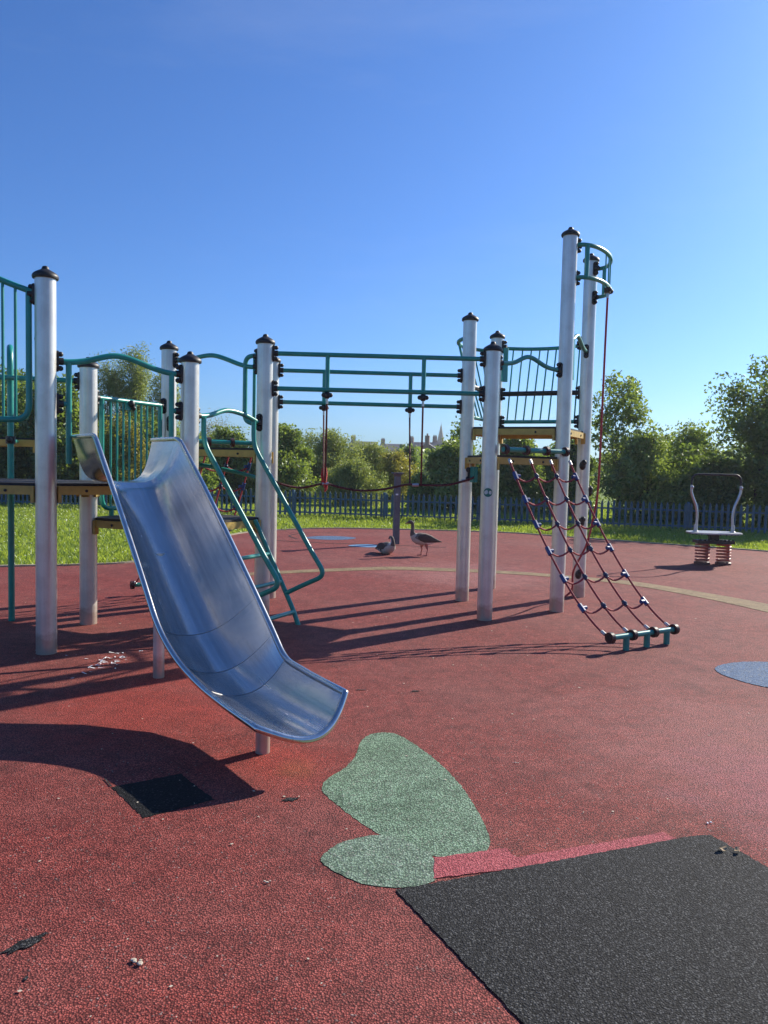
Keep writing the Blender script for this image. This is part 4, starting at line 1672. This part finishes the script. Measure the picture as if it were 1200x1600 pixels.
tree('bush', 'bush', 'green bush seen between the right tower posts under the decks', TG, 4.6, 27.5, 2.5, 3.3, M['leaf'], 22, 9500, .085, base=.03, shape='dome', stems=3)
tree('bush', 'bush', 'dark green bush behind the right tower rope net', TG, 6.2, 26.2, 2.3, 2.3, M['leafdark'], 23, 8500, .085, base=.03, shape='dome', stems=3)
# right background
tree('tree', 'tree', 'tall airy tree with see-through crown right of the climbing rope', TG, 7.5, 24.8, 4.4, 3.0, M['leaf'], 24, 1900, .080, base=.2, sig=.026, twiggy=8, stems=2, blobs=18, clusters=300)
tree('bush', 'bush', 'lower green bush filling the foot of the tall airy tree', TG, 8.0, 23.8, 2.5, 3.0, M['leaf'], 25, 6000, .075, base=.03, shape='dome', stems=4, twiggy=3)
tree('bush', 'bush', 'loose twiggy hedge bush in the dip between the two tall right trees', TG, 10.2, 25.8, 2.85, 3.4, M['leaf'], 26, 3800, .07, base=.05, shape='dome', stems=5, twiggy=8, sig=.07)
tree('bush', 'bush', 'dark bush behind the spring rocker handles', TG, 9.9, 23.2, 1.75, 2.9, M['leafdark'], 27, 9000, .085, base=.02, shape='dome', stems=3)
tree('tree', 'tree', 'tall dense dark tree at the right edge above the spring rocker', TG, 11.75, 22.6, 4.3, 5.4, M['leafdark'], 28, 15000, .080, base=.06, blobs=20, clusters=260, sig=.05, stems=2)
tree('bush', 'bush', 'dark bush low against the fence at the right edge', TG, 11.6, 21.6, 1.6, 2.6, M['leafdark'], 29, 7500, .09, base=.02, shape='dome', stems=3)
tree('tree', 'tree', 'leafy tree beyond the right edge tree, cut by the picture edge', TG, 14.5, 23.5, 4.2, 3.6, M['leafdark'], 30, 9000, .10, base=.06)

# far-off wood that closes the field
g = np.random.default_rng(77)
nW = 60000
ang_ = g.uniform(-.75, .75, nW)
dist = g.uniform(75, 120, nW)
hw = 4.4 - 1.7 * np.exp(-((ang_ - .03) / .10) ** 2) + 1.2 * np.sin(ang_ * 31) * np.sin(ang_ * 13 + 1) + .5 * np.sin(ang_ * 90)
zz = np.abs(g.uniform(0, 1, nW)) ** .8 * np.maximum(hw, 1.8) * (.75 + .25 * np.sin(dist * .7 + ang_ * 60))
C_ = np.stack([dist * np.sin(ang_), dist * np.cos(ang_), zz], 1)
tn = .5 + .25 * np.sin(ang_ * 57 + dist) + g.normal(0, .15, nW)
V, F, T = leaf_quads(C_, .30, tn, g)
tag(np_mesh('distant_woodland', V, F, M['leafdark'], T), 'distant dark tree line closing the field behind the bushes', kind='stuff')

# grass on the verge ---------------------------------------------------
EX = np.array([(p[0], p[1]) for p in EDGE])


def edge_y(x):
    return np.interp(x, EX[:, 0], EX[:, 1])


def fence_y(x):
    return fa.y + (x - fa.x) * fd.y / fd.x


def inside_surface(x, y):
    poly = np.array(SURF)
    n = len(poly)
    ins = np.zeros(len(x), bool)
    j = n - 1
    for i in range(n):
        xi, yi = poly[i]
        xj, yj = poly[j]
        c = ((yi > y) != (yj > y)) & (x < (xj - xi) * (y - yi) / (yj - yi + 1e-12) + xi)
        ins ^= c
        j = i
    return ins


g = np.random.default_rng(5)
nG = 520000
gx = g.uniform(-15.5, 14, nG)
gy = g.uniform(8.5, 34, nG)
keep = (~inside_surface(gx, gy)) & (np.abs(gx / gy) < .56)
dens = np.where(gy < fence_y(gx) + .3, 1.0, .28)
keep &= g.random(nG) < dens
gx, gy = gx[keep], gy[keep]
# hold a little gap at the kerb
n = len(gx)
df = np.abs(gy - fence_y(gx))
tuft = .5 + .5 * np.sin(gx * 3.1 + np.sin(gy * 2.3) * 2) * np.sin(gy * 2.7 + gx)
hgt = (.045 + .035 * tuft + .05 * np.exp(-(df / .8) ** 2)) * g.uniform(.5, 1.4, n)
hgt = hgt * (1 + .35 * np.sin(gx * .7 + 1) * np.sin(gy * .9))
wd = g.uniform(.005, .011, n) * np.clip(gy / 12, 1, 2.2)
a = g.uniform(0, 2 * np.pi, n)
ln = g.uniform(.1, .8, n)[:, None] * hgt[:, None]
Bp = np.stack([gx, gy, np.full(n, -.02)], 1)
sd = np.stack([np.cos(a), np.sin(a), np.zeros(n)], 1) * wd[:, None]
la = g.uniform(0, 2 * np.pi, n)
lv = np.stack([np.cos(la), np.sin(la), np.zeros(n)], 1) * ln
upz = np.stack([np.zeros(n), np.zeros(n), hgt], 1)
V = np.stack([Bp - sd, Bp + sd, Bp + sd * .6 + lv * .35 + upz * .6, Bp + lv + upz], 1).reshape(-1, 3)
F = np.arange(4 * n).reshape(n, 4)
tone = np.clip(.45 + .3 * (tuft - .5) + g.normal(0, .2, n), 0, 1)
tag(np_mesh('grass', V, F, M['grass'], np.repeat(tone, 4)), 'lush green grass on the verge between surface and fence', kind='stuff')
# daisies
nd = 1100
dx_ = g.uniform(-14, 10, nd)
dy_ = g.uniform(9.5, 24, nd)
k_ = (~inside_surface(dx_, dy_)) & (np.abs(dx_ / dy_) < .55) & (dy_ < fence_y(dx_))
dx_, dy_ = dx_[k_], dy_[k_]
nn_ = len(dx_)
Cd = np.stack([dx_, dy_, g.uniform(.05, .10, nn_)], 1)
th = np.linspace(0, 2 * np.pi, 6, endpoint=False)
ring = np.stack([np.cos(th), np.sin(th), .25 * np.cos(th * 2)], 1) * .014
V = (Cd[:, None, :] + ring[None]).reshape(-1, 3)
tag(np_mesh('daisies', V, np.arange(6 * nn_).reshape(nn_, 6), M['daisy']), 'white daisies dotted through the grass', kind='stuff')


# ------------------------------------------------------------------ distant houses and church
def house(x, y, w, dpt, eave, ridge, rot, label, wall='brick'):
    root = thing('terraced_house', (x, y, 0), label, 'house', 'far houses on the skyline')
    ca, sa = math.cos(rot), math.sin(rot)

    def q(u, v, z):
        return (x + u * ca - v * sa, y + u * sa + v * ca, z)
    mb = MB()
    a, b = w / 2, dpt / 2
    mb.add([q(-a, -b, -.5), q(a, -b, -.5), q(a, b, -.5), q(-a, b, -.5), q(-a, -b, eave), q(a, -b, eave), q(a, b, eave), q(-a, b, eave), q(-a, 0, ridge - .12), q(a, 0, ridge - .12)],
           [(0, 1, 5, 4), (1, 2, 6, 9, 5), (2, 3, 7, 6), (3, 0, 4, 8, 7)])
    obj('wall', mb, M[wall], root, smooth=0)
    mb = MB()
    o = .3
    k = (ridge - eave) / b
    for sgn in (-1, 1):
        mb.add([q(-a - .2, sgn * (b + o), eave - k * o), q(a + .2, sgn * (b + o), eave - k * o), q(a + .2, 0, ridge), q(-a - .2, 0, ridge),
                q(-a - .2, sgn * (b + o), eave - k * o - .15), q(a + .2, sgn * (b + o), eave - k * o - .15), q(a + .2, 0, ridge - .15), q(-a - .2, 0, ridge - .15)],
               [(0, 1, 2, 3), (7, 6, 5, 4), (0, 4, 5, 1), (0, 3, 7, 4), (1, 5, 6, 2)])
    rf = obj('roof', mb, M['slate'], root, smooth=0)
    mb = MB()
    mb.box(q(-a * .85, 0, ridge + .35), (1.1, .7, 1.7), rot)
    for dx in (-.3, 0, .3):
        mb.tube([q(-a * .85 + dx, 0, ridge + 1.2), q(-a * .85 + dx, 0, ridge + 1.55)], .11, 8)
    obj('chimney', mb, M['brick'], rf, smooth=0)
    for u in (-w * .25, w * .25):
        for z in (1.5, eave - 1.1):
            mb = MB()
            mb.box(q(u, -b - .02, z), (1.1, .08, 1.3), rot)
            f = obj('window', mb, M['whitepaint'], root, smooth=0)
            mb = MB()
            mb.box(q(u, -b - .05, z), (.9, .06, 1.1), rot)
            obj('pane', mb, M['glass'], f, smooth=0)


house(-5.9, 205, 6.5, 8, 5.6, 7.7, .25, 'far slate-roofed house at the left end of the skyline gap')
house(9.2, 200, 6.0, 8, 5.6, 7.7, -.3, 'far brick house just right of the evergreen')
house(15.0, 198, 5.6, 8, 5.8, 8.0, -.1, 'far brick house between the right hanging ropes and sapling')
house(2.0, 215, 6.5, 8, 5.4, 7.5, .1, 'far house roof directly above the yellowish willow')
house(7.2, 130, 3.6, 6, 3.6, 5.4, 1.4, 'nearer dark slate roof showing between evergreen and dense bush')

ch = thing('church', (21.4, 300, 0), 'far church with a slender pointed spire behind the sapling', 'church')
mb = MB()
mb.box((21.4, 300, 4.5), (3.6, 3.6, 9.6))
obj('tower', mb, M['stone'], ch, smooth=0)
mb = MB()
mb.lathe([(2.1, 9.25), (1.5, 11), (.75, 14.4), (.06, 17.9)], (21.4, 300, 0), 8)
mb.tube([(21.4, 300, 17.8), (21.4, 300, 18.6)], .06, 6)
obj('spire', mb, M['stone'], ch, smooth=0)
mb = MB()
mb.box((27.5, 300.5, 2.5), (8.8, 6, 5.6))
mb.add([(23.2, 297.3, 5.2), (32, 297.3, 5.2), (32, 303.7, 5.2), (23.2, 303.7, 5.2), (23.2, 300.5, 8), (32, 300.5, 8)], [(0, 1, 5, 4), (2, 3, 4, 5), (0, 4, 3), (1, 2, 5)])
obj('nave', mb, M['stone'], ch, smooth=0)

stk = MB()
stk.tube([(-4.15, 31.8, -.02), (-4.13, 31.8, 1.0)], .035, 8)
tag(obj('wooden_stake', stk, M['whitepaint'], smooth=40), 'thin pale stake beyond the fence right of the corner post', 'stake')

# ------------------------------------------------------------------ thin scattering volume added to imitate a veil of sun glare
hm_ = bpy.data.materials.new('thin_glare_haze')
hm_.use_nodes = True
ht = hm_.node_tree
ht.nodes.remove(ht.nodes['Principled BSDF'])
pv = ht.nodes.new('ShaderNodeVolumePrincipled')
pv.inputs['Color'].default_value = (.93, .95, 1.0, 1)
pv.inputs['Density'].default_value = .0006
pv.inputs['Anisotropy'].default_value = .35
ht.links.new(pv.outputs[0], ht.nodes['Material Output'].inputs['Volume'])
hz = MB()
hz.box((0, 160, 9), (560, 380, 22))
tag(obj('glare_haze', hz, hm_, smooth=0), 'added thin pale veil softening the far trees and houses like sun glare', kind='stuff')
